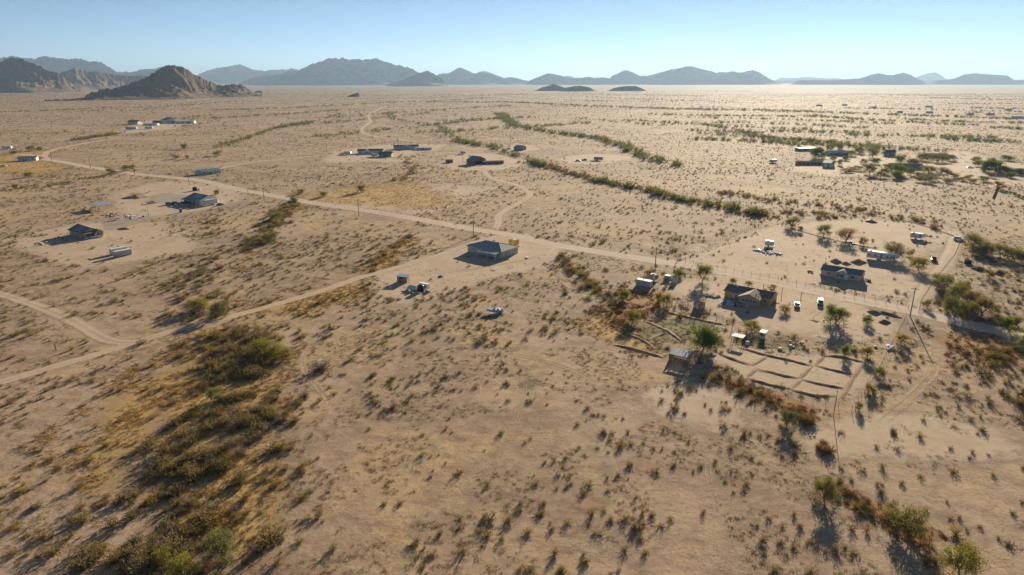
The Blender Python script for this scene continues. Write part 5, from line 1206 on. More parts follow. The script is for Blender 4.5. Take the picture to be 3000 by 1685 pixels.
for lb, q in [("first cross bank of the basins", [(920, 335), (820, 405), (740, 445)]), ("second cross bank of the basins", [(1400, 445), (1330, 515), (1260, 585)]), ("third cross bank of the basins", [(800, 475), (700, 570)]), ("fourth cross bank of the basins", [(1280, 595), (1170, 695)]), ("fifth cross bank of the basins", [(1520, 340), (1440, 435)]), ("right side bank of the basins", [(1960, 410), (1860, 545), (1770, 695), (1720, 800)])]:
    berm(Zc(q), 1.6, .2, "earth", lb)
for lb, q in [("ditch bank between the green pens", [(370, 785), (500, 845), (650, 915), (830, 1045)]), ("ditch bank below the green pens", [(150, 945), (350, 1025), (490, 1125)]), ("cross bank in the green pens", [(400, 1025), (520, 970), (660, 920)]), ("ditch bank along the vacant lot", [(0, 1075), (200, 1120), (420, 1180), (600, 1230)]), ("bank above the green pens", [(560, 670), (800, 720), (1150, 800), (1340, 835)])]:
    berm(Za(q), 1.8, .3, "earth", lb)
berm([(2300, 663), (2390, 690), (2500, 716), (2570, 729)], 2.2, .22, "earthdark", "dark ditch bank behind the orange tree")
berm([(2645, 645), (2724, 667), (2803, 695)], 2.6, .3, "earthdark", "dark ditch bank behind the small trailer")
berm([(2560, 912), (2600, 920), (2640, 932)], 2.0, .6, "earth", "earth bank below the main road near the tall pole")

def heap(label, u, v, r, h, mat="earth", name="dirt_pile"):
    x, y = G(u, v); n, k = 22, 7; rr = np.random.default_rng(int(u * 7 + v)); ph = rr.uniform(0, 6.28, 4); V = []
    for i in range(k):
        t = i / (k - 1); q = 1 - t
        for a in np.linspace(0, 2 * np.pi, n, endpoint=False):
            w = 1 + .16 * math.sin(2 * a + ph[0]) + .09 * math.sin(5 * a + ph[1]); V.append((x + r * w * q * math.cos(a), y + r * .8 * w * q * math.sin(a), h * (1 - q ** 1.5) * (1 + .12 * math.sin(4 * a + ph[2] + 3 * t)) - (.06 if i == 0 else 0)))
    Q = [(i * n + a, i * n + (a + 1) % n, (i + 1) * n + (a + 1) % n, (i + 1) * n + a) for i in range(k - 1) for a in range(n)]
    return tag(link(name, np_mesh(name, V, Q, [M[mat]], smooth=True)), label, "pile")
for a in [("reddish dirt pile behind the beige house, left of the trench", 2449, 767, 3.0, 1.3), ("reddish dirt pile behind the beige house, right of the trench", 2514, 769, 3.4, 1.4), ("long dirt ridge beside the trench behind the beige house", 2478, 773, 2.6, .9), ("dark dirt pile right of the thicket", 2868, 790, 3.0, 1.2), ("dark dirt pile beside the lone bush right of the thicket", 2925, 801, 2.8, 1.1), ("small dark dirt pile on the bare ground behind the fence", 2553, 651, 3.6, 1.0),
          ("dirt pile under the main road near the tall pole", 2562, 917, 2.6, .9), ("dark dirt pile left of the tall pole", 2592, 944, 2.4, .8), ("rubble heap near the far right bushes", 2700, 655, 3.0, .8), ("soil mound beside the grey gravel oval", 398, 578, 9, 1.6), ("low soil mound by the corner of the solar house yard", 365, 671, 3.5, .8), ("dark burnt heap in the yard of the grey green house", 1292, 811, 1.4, .6)]:
    heap(*a, mat="earthdark" if "dark" in a[0] else "earth")

def junk(name, label, u, v, r, spec, ang=0.0, cat="junk"):
    """a heap of separate pieces: (kind, count, material)"""
    o = thing(name, label, cat, G(u, v), ang); q = np.random.default_rng(int(u * 13 + v * 7))
    for kind, n, mt in spec:
        for i in range(n):
            x, y = q.normal(0, r * .5), q.normal(0, r * .28); a = q.uniform(0, 3.14); m = MB()
            if kind == "board": l = q.uniform(1.2, 2.8); m.box(x - l / 2, x + l / 2, y - .12, y + .12, .02 + .07 * (i % 4), .08 + .07 * (i % 4), a)
            elif kind == "sheet": l = q.uniform(.9, 1.9); t = q.uniform(.0, .5); m.slab([(x, y, .06), (x + l * math.cos(a), y + l * math.sin(a), .06), (x + l * math.cos(a) - .9 * math.sin(a), y + l * math.sin(a) + .9 * math.cos(a), .08 + t), (x - .9 * math.sin(a), y + .9 * math.cos(a), .08 + t)], .04)
            elif kind == "barrel": m.tube((x, y, 0), (x, y, .88), .29, .29, 12)
            elif kind == "box": l = q.uniform(.4, 1.0); m.box(x - l / 2, x + l / 2, y - l * .4, y + l * .4, 0, q.uniform(.35, .9), a)
            elif kind == "sack":
                l = q.uniform(.35, .65); m.loft([[(x + w * l * math.cos(b_) * 1.2, y + w * l * math.sin(b_), z * l) for b_ in np.linspace(0, 2 * np.pi, 8, endpoint=False)] for z, w in ((0, .8), (.3, 1), (.75, .85), (1.0, .35))])
            elif kind == "tyre": m.tube((x, y, .0), (x, y, .24), .36, .36, 14)
            elif kind == "pipe": l = q.uniform(1.5, 3.5); m.tube((x, y, .1), (x + l * math.cos(a), y + l * math.sin(a), q.uniform(.1, .9)), .05)
            elif kind == "branch":
                l = q.uniform(.9, 2.0); tilt = q.uniform(.5, 1.2)
                m.tube((x, y, 0), (x + l * .4 * math.cos(a), y + l * .4 * math.sin(a), l * .8 * tilt), .05, .03, 5)
                m.tube((x + l * .2 * math.cos(a), y + l * .2 * math.sin(a), l * .4 * tilt), (x + l * .6 * math.cos(a + 1.2), y + l * .6 * math.sin(a + 1.2), l * .9 * tilt), .035, .015, 5)
            m.build({"board": "plank", "sheet": "metal_sheet", "box": "crate"}.get(kind, kind), M[mt], o)
    return o
J = junk
J("junk_heap", "heap of pale sheets and planks beside the board shed", 1212, 856, 4.0, [("sheet", 9, "tarp"), ("board", 14, "woodpale"), ("pipe", 6, "rust"), ("box", 7, "cream"), ("box", 5, "woodpale")], AX)
J("junk_heap", "pale crates and sheets right of the black ribbed tank", 1252, 855, 2.2, [("sheet", 4, "tarp"), ("box", 5, "cream"), ("pipe", 3, "wood")], AX)
J("junk_heap", "scatter of white and blue refuse in the shadow of the tan house", 2146, 891, 3.5, [("sheet", 10, "tarp"), ("sack", 8, "pale"), ("box", 3, "bluep"), ("sheet", 3, "tinblue")], AX)
J("stone_ring", "ring of stones and brush left of the tan house", 2098, 870, 3.2, [("sack", 14, "concrete"), ("branch", 6, "wood"), ("board", 3, "woodpale")], AX)
J("sack_heap", "heap of white sacks beside the white box trailer", 2261, 742, 5.0, [("sack", 26, "tarp"), ("sheet", 6, "tarp"), ("box", 4, "pale")], AX)
J("sack_heap", "smaller heap of sacks left of the white box trailer", 2222, 735, 1.8, [("sack", 7, "tarp"), ("box", 2, "bluep"), ("sack", 2, "redp")], AX)
J("brush_heap", "pale dead branches standing along the garden bank, left clump", 2298, 1000, 2.6, [("branch", 12, "woodpale"), ("sack", 2, "tarp")], AX, "branches")
J("brush_heap", "pale dead branches standing along the garden bank, right clump", 2345, 1008, 2.6, [("branch", 14, "woodpale"), ("sack", 4, "cream"), ("board", 3, "wood")], AX, "branches")
J("sack_heap", "two white bundles on the ground below the dead branches", 2283, 1024, .9, [("sack", 3, "cream")], AX)
J("sack_heap", "white bundle at the end of the garden bank", 2319, 1017, .8, [("sack", 2, "cream")], AX)
J("sack_heap", "black and white bundle in the shade of the big tree", 2085, 1039, .8, [("sack", 2, "tarp"), ("sack", 1, "black")], AX)
J("timber_stack", "timber stack at the right end of the tan house", 2268, 886, 1.4, [("board", 10, "woodpale"), ("sheet", 1, "cream")], AX)
J("timber_rack", "pale wooden racks under the bright green tree", 2445, 948, 5.0, [("board", 6, "woodpale"), ("branch", 6, "woodpale"), ("box", 2, "cream")], AX)
J("junk_heap", "sprawling junk heap under and before the tin ramada", 262, 618, 11, [("board", 16, "wood"), ("sheet", 8, "rust"), ("box", 8, "cargreen"), ("barrel", 4, "yellow"), ("tyre", 5, "rubber"), ("box", 4, "redwood")], AX)
J("junk_heap", "junk row trailing down right from the ramada", 322, 632, 9, [("board", 8, "wood"), ("sheet", 6, "cargreen"), ("box", 8, "cardark"), ("barrel", 3, "cream"), ("tyre", 4, "rubber")], AX)
J("junk_heap", "pale blue sheets and white bundle at the end of the junk row", 375, 637, 9, [("sheet", 10, "pale"), ("sack", 8, "tarp"), ("box", 4, "stripe"), ("tyre", 5, "rubber")], AX)
J("timber_stack", "timber and rubble pile left of the solar house shadow", 118, 715, 6, [("board", 14, "woodpale"), ("box", 6, "concrete"), ("sack", 6, "cream"), ("pipe", 4, "wood")], AX)
J("patio_set", "dark patio things in the shadow of the solar house", 175, 700, 4, [("tyre", 2, "teal"), ("box", 4, "cardark"), ("pipe", 3, "rust")], AX)
J("timber_stack", "pale slabs lying in the white house yard", 425, 616, 4, [("board", 8, "cream"), ("sheet", 3, "cream")], AX)
J("junk_heap", "shaded clutter under the porch of the white house", 555, 606, 7, [("box", 8, "rust"), ("barrel", 3, "teal"), ("tyre", 4, "rubber"), ("board", 5, "wood"), ("sheet", 4, "pale")], AX)
J("boat_trailer", "pale sheet covered bundle left of the white house porch", 502, 607, 3, [("sheet", 4, "pale"), ("sack", 3, "pale")], AX)
J("junk_heap", "dark clutter of the lone camp right of the red barn", 1728, 472, 14, [("box", 10, "cardark"), ("sheet", 8, "tin"), ("sack", 6, "tarp"), ("board", 6, "wood")], 0)
J("junk_heap", "glinting scrap round the dark junk yard shed", 2735, 466, 24, [("sheet", 14, "tin"), ("box", 10, "white"), ("sack", 6, "cream"), ("tyre", 6, "rubber")], 0)
J("junk_heap", "glinting scrap right of the junk yard shed", 2815, 474, 20, [("sheet", 10, "tin"), ("box", 6, "cream"), ("board", 8, "orange")], 0)
J("junk_heap", "white clutter between the homestead trees", 2510, 456, 14, [("sheet", 10, "tarp"), ("box", 6, "white")], 0)
J("junk_heap", "white sheets lying beside the homestead lane", 2574, 492, 9, [("sheet", 9, "tarp"), ("box", 3, "white")], 0)
J("junk_heap", "mixed clutter round the far brown roofed shed", 1150, 461, 9, [("box", 6, "rust"), ("sheet", 5, "cream"), ("tyre", 5, "rubber")], 0)
J("junk_heap", "yard clutter before the red barn", 1395, 486, 9, [("box", 6, "redwood"), ("board", 6, "woodpale"), ("sheet", 4, "cream"), ("barrel", 3, "cream")], 0)
J("junk_heap", "scrap beside the small white trailer in the back yard", 2712, 708, 6, [("sheet", 6, "tarp"), ("box", 4, "stripe"), ("board", 4, "wood")], AX)
J("junk_heap", "dark scrap and pallets just right of the small trailer", 2715, 692, 3.5, [("box", 5, "cardark"), ("sheet", 3, "tin"), ("tyre", 4, "rubber")], AX)
J("junk_heap", "litter round the foot of the orange tree", 2478, 711, 5, [("sack", 6, "tarp"), ("box", 4, "stripe"), ("board", 3, "wood")], AX)
J("junk_heap", "scrap left of the beige house wall", 2376, 797, 4, [("sheet", 3, "tin"), ("box", 4, "grey"), ("sack", 3, "concrete")], AX)
J("junk_heap", "pale steps and crates right of the beige house", 2545, 822, 3, [("box", 4, "concrete"), ("sheet", 2, "tarp"), ("pipe", 2, "wood")], AX)
J("stone_row", "row of white stones beside the golden bush near the tall pole", 2603, 1022, 3.2, [("sack", 9, "tarp")], AY, "stones")
J("pallet", "square wooden frame lying in the tan house yard", 2386, 940, .9, [("board", 6, "wood")], AX)
J("pipe_length", "white pipe lying below the small green tree", 2531, 974, .6, [("pipe", 1, "white")], AX, "pipe")
J("buckets", "red and orange toys in the shadow of the grey green house", 1368, 753, 1.0, [("sack", 1, "redp"), ("box", 1, "orange")], AX, "toys")
J("scrap", "dark mat and scrap right of the grey green house", 1545, 757, 1.6, [("sheet", 3, "stripe"), ("sack", 2, "grey")], AX)
J("planks", "two white boards near the dark burnt heap", 1296, 806, 2.6, [("board", 3, "tarp")], AX, "planks")
# table and stool at the house shadow edge
o = thing("garden_table", "white table at the edge of the grey green house shadow", "table", G(1452, 788), AX)
MB().box(-.9, .9, -.5, .5, .72, .78).build("table_top", M["white"], o)
for x in (-.8, .8):
    for y in (-.4, .4): MB().tube((x, y, 0), (x, y, .72), .04).build("leg", M["alu"], o)
o = thing("garden_stool", "small white stool left of the white table", "stool", G(1441, 785), AX)
MB().tube((0, 0, .45), (0, 0, .52), .4, .4, 12).build("seat", M["white"], o); MB().tube((0, 0, 0), (0, 0, .45), .08, .06, 8).build("leg", M["alu"], o)
o = thing("water_box", "grey box on blocks left of the small garden shed", "box", G(1946, 819), AX)
MB().box(0, 2.2, 0, 1.6, .5, 1.7).build("body", M["grey"], o); MB().box(-.1, 2.3, -.1, 1.7, 1.7, 1.78).build("lid", M["cream"], o)
for x in (.2, 1.9): MB().box(x - .12, x + .12, .1, 1.5, 0, .5).build("block", M["concrete"], o)
o = thing("pump_box", "black open box standing on the ground right of the side road", "box", G(2824, 772), AX)
for (a, b_, c, d) in ((0, 2.6, 0, .1), (0, 2.6, 1.9, 2.0), (0, .1, .1, 1.9), (2.5, 2.6, .1, 1.9)): MB().box(a, b_, c, d, 0, 1.5).build("side_panel", M["black"], o)
# large-leaved sprawling plant below the tan house
tree(2203, 969, 38, 60, "yellow", "sprawling large leaved yellow green plant below the tan house", None, "castor_plant")
# collapsed sheeting left and right of the black tank
o = thing("collapsed_shack", "collapsed shack of tilted pale sheets left of the black tank", "shack", G(1192, 850), R(-20)); KEEP_B.append((G(1192, 850), R(-20), 4.5, 3))
for q, mt in (([(0, 0, .9), (3.4, -.3, .5), (3.6, 1.6, 1.3), (.2, 1.8, 1.7)], "tarp"), ([(.1, -.1, .1), (.5, 1.7, .1), (.2, 1.8, 1.7), (0, 0, .9)], "cream"), ([(.3, 0, .1), (3.4, -.3, .05), (3.4, -.3, .5), (.0, 0, .9)], "woodpale")): MB().slab(q, .05).build("wall_sheet", M[mt], o)
for x, y in ((.4, .2), (3.2, -.1), (3.4, 1.5), (.4, 1.7)): MB().tube((x, y, 0), (x + .2, y, 1.4), .06).build("post", M["wood"], o)
for k in range(5): MB().box(-1.6 + k * .2, 4.2 - k * .3, -1.8 + k * .35, -1.6 + k * .35, .04 + .05 * k, .1 + .05 * k, .2 * k).build("plank", M["woodpale"], o)
o = thing("collapsed_camper", "white collapsed camper shell behind the black tank", "camper", G(1226, 843), R(-30)); KEEP_B.append((G(1226, 843), R(-30), 4.5, 3))
MB().prism([(0, 0), (2.2, 0), (2.0, 1.5), (.5, 1.9)], 0, 3.8).build("shell", M["tarp"], o); MB().slab([(-.2, .3, 2.0), (4.0, .3, 1.9), (4.0, 2.2, 1.55), (-.2, 2.2, 1.6)], .05).build("roof_sheet", M["white"], o)
for c in (.5, 2.2): MB().box(c, c + .9, -.05, .1, .5, 1.3).build("window_hole", M["black"], o)  # shell is solid: darkness inside the holes put on as black boxes

def keep_lines(P):
    k = np.ones(len(P), bool)
    for line, hw in LINES:
        b = (P >= line.min(0) - 6).all(1) & (P <= line.max(0) + 6).all(1); i = np.nonzero(b)[0]
        if len(i): k[i[seg_dist(P[i], line) < hw * .9]] = False
    return k
# -- shrubs along washes: (pixel, half width in metres) paths
def path_points(path, n):
    w = np.array([(*G(u, v), hw) for u, v, hw in path]); s = np.r_[0, np.cumsum(np.linalg.norm(np.diff(w[:, :2], axis=0), axis=1))]
    t = rng.uniform(0, s[-1], n); c = np.stack([np.interp(t, s, w[:, k]) for k in range(3)], 1)
    d = np.stack([np.interp(t + 3, s, w[:, k]) - np.interp(t - 3, s, w[:, k]) for k in range(2)], 1); d /= np.linalg.norm(d, axis=1)[:, None] + 1e-9
    off = np.clip(rng.normal(0, .5, n), -1.25, 1.25) * c[:, 2]
    return c[:, :2] + np.c_[-d[:, 1], d[:, 0]] * off[:, None]
SHR = []                                           # x, y, height, width factor, kind
def shrubs(path, n, h0, h1, kinds, where):
    p = path_points(path, n); g = fbm(p[:, 0] / 6.5, p[:, 1] / 6.5, 55, 2)
    p = p[g > .34]                                 # bare sandy gaps between the clumps
    for (x, y) in p:
        SHR.append((x, y, rng.uniform(h0, h1) * rng.uniform(.7, 1.15), rng.uniform(.9, 1.5), kinds[rng.integers(len(kinds))], where))
MIXW = ["brown"] * 4 + ["grey"] * 3 + ["creosote"] * 6 + ["gold"]
shrubs([(690, 975, 13), (740, 1060, 15), (690, 1160, 16), (620, 1280, 16), (560, 1400, 16), (520, 1530, 16), (480, 1690, 16), (440, 1850, 16)], 520, 1.1, 2.6, MIXW, "in the broad near wash")
shrubs([(720, 1010, 6), (790, 1080, 6), (740, 1180, 6), (700, 1260, 6), (600, 1380, 6), (480, 1480, 7), (380, 1640, 7)], 110, 1.4, 2.6, ["grey", "grey", "brown"], "in the grey middle of the near wash")
shrubs([(870, 585, 5), (815, 640, 8), (770, 700, 10), (690, 745, 10), (590, 790, 10), (560, 850, 10), (600, 915, 10), (690, 975, 12)], 340, 1.0, 2.3, MIXW, "in the long wash above the dirt road")
shrubs([(1200, 690, 3), (1150, 735, 4), (1100, 775, 4), (1060, 800, 4)], 45, .9, 2.0, ["gold", "gold", "creosote"], "in the short green strip by the grey green house")
shrubs([(1090, 830, 3), (1000, 870, 5), (930, 900, 5), (860, 930, 6)], 50, .7, 1.5, ["gold", "creosote", "brown"], "on the grass below the dirt road")
shrubs([(1640, 745, 3), (1680, 790, 4), (1730, 840, 5), (1770, 870, 5), (1800, 890, 5)], 75, 1.0, 2.3, ["gold", "creosote", "brown", "creosote"], "in the strip between the boat and the white container")
shrubs([(1800, 890, 8), (1850, 920, 8), (1800, 950, 8)], 40, .6, 1.3, ["russet", "gold", "russet"], "among the russet weeds by the pens")
shrubs([(2050, 1095, 2), (2150, 1130, 3.5), (2230, 1165, 4), (2330, 1200, 3.5), (2400, 1280, 3), (2430, 1350, 3)], 75, .8, 1.8, ["brown", "russet", "grey", "russet", "brown"], "along the corral fence")
shrubs([(2420, 1420, 4), (2520, 1475, 3), (2640, 1530, 4), (2700, 1600, 4), (2760, 1650, 4)], 50, .6, 1.4, ["russet", "brown", "creosote"], "in the lower right weed streak")
shrubs([(2880, 1010, 6), (2950, 1060, 6), (2985, 1130, 6), (3010, 1200, 6)], 55, 1.0, 2.3, ["brown", "brown", "creosote", "gold"], "at the right edge below the main road")
shrubs([(2740, 840, 8), (2800, 900, 8), (2860, 935, 8), (2960, 970, 6)], 50, .8, 2.0, ["gold", "brown", "creosote"], "under the thicket by the side road")
shrubs([(2540, 1165, 2), (2580, 1090, 2), (2620, 1020, 2)], 16, .8, 1.6, ["creosote", "gold"], "on the fence right of the basins")
shrubs([(1536, 473, 10), (1605, 488, 10), (1680, 510, 9), (1736, 528, 9), (1831, 550, 9), (1900, 557, 8), (1967, 582, 8), (2062, 599, 8), (2143, 609, 8), (2238, 636, 7)], 330, 1.4, 3.2, ["brown", "creosote", "creosote", "gold"], "in the wide wash behind the main road")
shrubs([(2240, 640, 8), (2350, 620, 10), (2450, 640, 9), (2560, 625, 9), (2650, 640, 10), (2800, 680, 9)], 90, 1.0, 2.6, ["gold", "brown", "creosote"], "in the wash behind the beige house")
shrubs([(2100, 560, 9), (2250, 590, 9), (2400, 600, 9), (2560, 620, 9)], 100, 1.0, 2.4, ["brown", "creosote", "gold"], "in the far wash left of the fence corner")
shrubs([(1190, 455, 10), (1200, 480, 9), (1215, 505, 8), (1160, 530, 8)], 70, 1.0, 2.6, ["gold", "creosote", "brown"], "in the gully below the two far white houses")
shrubs([(0, 558, 10), (130, 545, 9), (260, 525, 9), (330, 510, 8)], 110, .8, 2.0, ["brown", "creosote", "brown"], "in the wash at the left edge")
shrubs([(640, 600, 6), (620, 660, 6), (590, 700, 7)], 45, .8, 1.8, ["gold", "creosote", "brown"], "in the gully right of the porta-john")

_p = np.array([q[:2] for q in SHR]); _k = keep_lines(_p); SHR = [q for q, k in zip(SHR, _k) if k]
SRC = {}
for i, (k, st, lv, sz, fl) in enumerate([("creosote", 26, 400, .105, 1.05), ("brown", 30, 480, .105, 1.1), ("grey", 80, 300, .10, 1.1), ("gold", 30, 460, .105, 1.08), ("russet", 30, 340, .105, 1.15)]):
    SRC[k] = [bush_mesh(k + "_bush", k, 500 + 10 * i + j, st, lv, sz, fl) for j in range(3)]

# -- creosote over the open flats
def keep_mask(P):
    k = np.ones(len(P))
    for poly, f in BARE:
        b = (P >= poly.min(0) - 1).all(1) & (P <= poly.max(0) + 1).all(1); i = np.nonzero(b)[0]
        if len(i): k[i[in_poly(P[i], poly)]] *= f
    for line, hw in LINES:
        b = (P >= line.min(0) - 6).all(1) & (P <= line.max(0) + 6).all(1); i = np.nonzero(b)[0]
        if len(i): k[i[seg_dist(P[i], line) < hw]] = 0
    return k
def frustum_points(y0, y1, dens, margin=1.15):
    half = 1500 / FOC / _cp * margin
    n = int(dens * half * (y1 * y1 - y0 * y0))
    y = np.sqrt(rng.uniform(y0 * y0, y1 * y1, n)); return np.c_[rng.uniform(-1, 1, n) * y * half, y]
LOT = np.array([G(*q) for q in [(908, 1326), (1593, 970), (2007, 1081), (1352, 1570)]])
FL = []
for y0, y1, dens, h0, h1 in [(84, 340, .075, .5, 1.15), (340, 620, .066, .42, .95), (620, 1100, .028, .45, .95), (1100, 2000, .011, .65, 1.2), (2000, 4200, .004, .9, 1.7)]:
    P = frustum_points(y0, y1, dens)
    c = fbm(P[:, 0] / 34, P[:, 1] / 34, 21, 3) * .55 + fbm(P[:, 0] / 9, P[:, 1] / 9, 31, 2) * .45
    if y0 > 600: c = .5 * c + .5 * fbm(P[:, 0] / 260, P[:, 1] / 70, 25, 4) + .02      # brush drawn out along the small washes
    pr = np.clip((c - .34) / .24, .03, 1.0) * keep_mask(P)
    u, v = project(P[:, 0], P[:, 1])
    pr *= np.where(in_poly(P, LOT), .5, 1)                                   # the vacant lot is thinly grown
    east = (P[:, 1] < 215) & (P[:, 0] > -20) & ~in_poly(P, LOT); pr = np.where(east, np.maximum(pr * 1.3, .22 * keep_mask(P)), pr)   # fuller growth right of the lot
    P = P[rng.uniform(0, 1, len(P)) < pr]
    FL.append(np.c_[P, rng.uniform(h0, h1, len(P)) * rng.uniform(.65, 1.25, len(P)) * np.where(in_poly(P, LOT), .75, 1)])
FL = np.concatenate(FL)
def off_buildings(P):
    k = np.ones(len(P), bool)
    for (bx, by), a, l, w in KEEP_B:
        dx, dy = P[:, 0] - bx, P[:, 1] - by; lx, ly = dx * math.cos(a) + dy * math.sin(a), -dx * math.sin(a) + dy * math.cos(a)
        k &= ~((lx > -1.2) & (lx < l + 1.2) & (ly > -4.5) & (ly < w + 1.2))
    return k
FL = FL[off_buildings(FL)]
for x, y, w in KEEP_OUT:
    FL = FL[np.hypot(FL[:, 0] - x, FL[:, 1] - y) > w * .7]

def scatter(name, label, P, S, W, idx, sources):
    """one mass of plants: points carrying turn, size and kind, each drawn with one of the source meshes"""
    me = bpy.data.meshes.new(name)
    me.vertices.add(len(P)); me.vertices.foreach_set("co", np.c_[P[:, :2], np.zeros(len(P))].astype(np.float32).ravel())
    for an, arr, ty in (("turn", rng.uniform(0, 6.283, len(P)), 'FLOAT'), ("tall", S, 'FLOAT'), ("wide", W, 'FLOAT'), ("pick", idx, 'INT')):
        a = me.attributes.new(an, ty, 'POINT'); a.data.foreach_set("value", np.asarray(arr, np.int32 if ty == 'INT' else np.float32))
    o = link(name, me)
    ng = bpy.data.node_groups.new(name, 'GeometryNodeTree')
    ng.interface.new_socket("Geometry", in_out='INPUT', socket_type='NodeSocketGeometry'); ng.interface.new_socket("Geometry", in_out='OUTPUT', socket_type='NodeSocketGeometry')
    N = ng.nodes.new; gi, go = N('NodeGroupInput'), N('NodeGroupOutput')
    j = N('GeometryNodeJoinGeometry')
    for so in reversed(sources):
        q = N('GeometryNodeObjectInfo'); q.inputs["Object"].default_value = so; q.inputs["As Instance"].default_value = True
        q.transform_space = 'ORIGINAL'; ng.links.new(q.outputs["Geometry"], j.inputs[0])
    ip = N('GeometryNodeInstanceOnPoints'); ip.inputs["Pick Instance"].default_value = True
    def attr(nm, ty='FLOAT'):
        q = N('GeometryNodeInputNamedAttribute'); q.data_type = ty; q.inputs[0].default_value = nm
        return [s for s in q.outputs if s.enabled and s.name == "Attribute"][0]
    rx, sx = N('ShaderNodeCombineXYZ'), N('ShaderNodeCombineXYZ')
    ng.links.new(attr("turn"), rx.inputs[2]); w = attr("wide"); ng.links.new(w, sx.inputs[0]); ng.links.new(w, sx.inputs[1]); ng.links.new(attr("tall"), sx.inputs[2])
    e2r = N('FunctionNodeEulerToRotation'); ng.links.new(rx.outputs[0], e2r.inputs[0])
    ng.links.new(gi.outputs[0], ip.inputs["Points"]); ng.links.new(j.outputs[0], ip.inputs["Instance"]); ng.links.new(attr("pick", 'INT'), ip.inputs["Instance Index"])
    ng.links.new(e2r.outputs[0], ip.inputs["Rotation"]); ng.links.new(sx.outputs[0], ip.inputs["Scale"]); ng.links.new(ip.outputs[0], go.inputs[0])
    o.modifiers.new("scatter", 'NODES').node_group = ng
    return tag(o, label, kind="stuff")

def singles(A, kind, name, label, group, n, cat="bush", where=None):
    """the n that show largest become objects of their own; returns them and the rest"""
    u, v = project(A[:, 0], A[:, 1])
    vis = (u > 0) & (u < 3000) & (v < 1690)
    d = np.hypot(A[:, 1], CAM_H); sc_ = np.where(vis, A[:, 2] * A[:, 3] / d, 0); o = np.argsort(-sc_)
    objs = []
    for i in o[:n]:
        if not vis[i]: break
        ob = link(name, SRC[kind][int(i) % 3]); ob.location = (A[i, 0], A[i, 1], 0); ob.rotation_euler = (0, 0, rng.uniform(0, 6.28))
        ob.scale = (A[i, 2] * A[i, 3], A[i, 2] * A[i, 3], A[i, 2])
        w = where(i, u[i], v[i]); tag(ob, label + " " + w, cat, group + " " + w); objs.append(ob)
    return objs, A[o[len(objs):]]
def flat_where(i, u, v):
    if in_poly(np.array([[FLA[i, 0], FLA[i, 1]]]), LOT)[0]: return "on the thinly grown vacant lot"
    if v > 1500 and u > 1900: return "in the lower right corner"
    if u > 2200: return "on the flat right of the corral"
    if u > 1350 and v > 1150: return "below the corner of the vacant lot"
    if u > 850 and v > 1300: return "between the wash and the vacant lot"
    if u > 850: return "between the wash ruts and the boat"
    return "on the flat left of the near wash"
FLK = rng.choice(4, len(FL), p=[.62, .19, .14, .05])
big = rng.uniform(0, 1, len(FL)) < .10; FL[big, 2] *= 1.5
FLA = np.c_[FL, rng.uniform(.95, 1.55, len(FL))]; FALL = FLA
FL_REST = []
for q, (k, nm, lb, gr, cnt) in enumerate([("creosote", "creosote_bush", "small olive creosote bush", "creosote bushes", 300), ("brown", "dry_shrub", "small brown dry shrub", "brown dry shrubs", 120), ("gold", "yellow_shrub", "small yellowish shrub", "yellowish shrubs", 90), ("grey", "dead_shrub", "small grey dead shrub", "grey dead shrubs", 50)]):
    FLA = FALL[FLK == q]
    objs, rest = singles(FLA, k, nm, lb, gr, cnt, "bush", flat_where)
    FL_REST.append((k, nm, objs, rest))
src3 = objs[:1]
def three(objs):
    """one object for each of the three mesh variants"""
    seen = {}
    for o in objs: seen.setdefault(o.data.name, o)
    return [seen[k] for k in sorted(seen)]
def mass(name, label, rest, objs):
    s = three(objs)
    scatter(name, label, rest, rest[:, 2], rest[:, 2] * rest[:, 3], rng.integers(0, len(s), len(rest)), s)
for k, nm, objs, rest in FL_REST: mass(nm + "_scrub", "countless small %ss dotting the farther flats" % nm.replace("_", " "), rest, objs)
for k, nm, lb, gr, n in [("brown", "brown_shrub", "brown olive twiggy shrub", "brown shrubs", 230), ("grey", "grey_brush", "grey leafless mound of brush", "grey brush", 160), ("gold", "golden_shrub", "golden olive shrub", "golden shrubs", 170), ("creosote", "wash_creosote", "dark olive creosote shrub", "dark creosote shrubs", 230), ("russet", "russet_weed", "russet dry weed mound", "russet weed mounds", 120)]:
    rows = [q for q in SHR if q[4] == k]
    ob, rs = singles(np.array([q[:4] for q in rows]), k, nm, lb, gr, n, "bush", lambda i, u, v: rows[i][5])
    if len(rs): mass(nm + "_mass", "more %s too far off to tell apart" % nm.replace("_", " "), rs, ob)

# -- far tree lines in the washes of the plain
FT = []
def far_line(path, n, h0, h1):
    p = path_points(path, n); FT.append(np.c_[p, rng.uniform(h0, h1, n)])
far_line([(1462, 333, 14), (1505, 368, 12), (1582, 383, 12), (1660, 395, 12), (1757, 407, 12), (1835, 434, 10), (1873, 457, 10), (2000, 488, 9)], 420, 3, 6)
far_line([(1338, 412, 9), (1408, 428, 9), (1446, 428, 8), (1536, 473, 8), (1605, 488, 8)], 150, 3, 5.5)
far_line([(1736, 528, 7), (1831, 550, 7), (1900, 557, 7), (1967, 582, 7), (2062, 599, 7), (2143, 609, 7), (2238, 636, 6)], 60, 3, 5)
far_line([(215, 413, 8), (280, 402, 8), (345, 392, 8)], 80, 2.5, 4.5)
far_line([(345, 392, 8), (520, 372, 8), (610, 361, 8)], 22, 2.5, 4.5)
far_line([(800, 378, 10), (850, 368, 10), (915, 358, 10)], 100, 3, 5)
far_line([(915, 358, 10), (1000, 335, 10), (1100, 320, 10)], 20, 3, 5)
far_line([(630, 436, 9), (690, 415, 9), (755, 395, 9), (800, 380, 9)], 80, 2, 4.5)
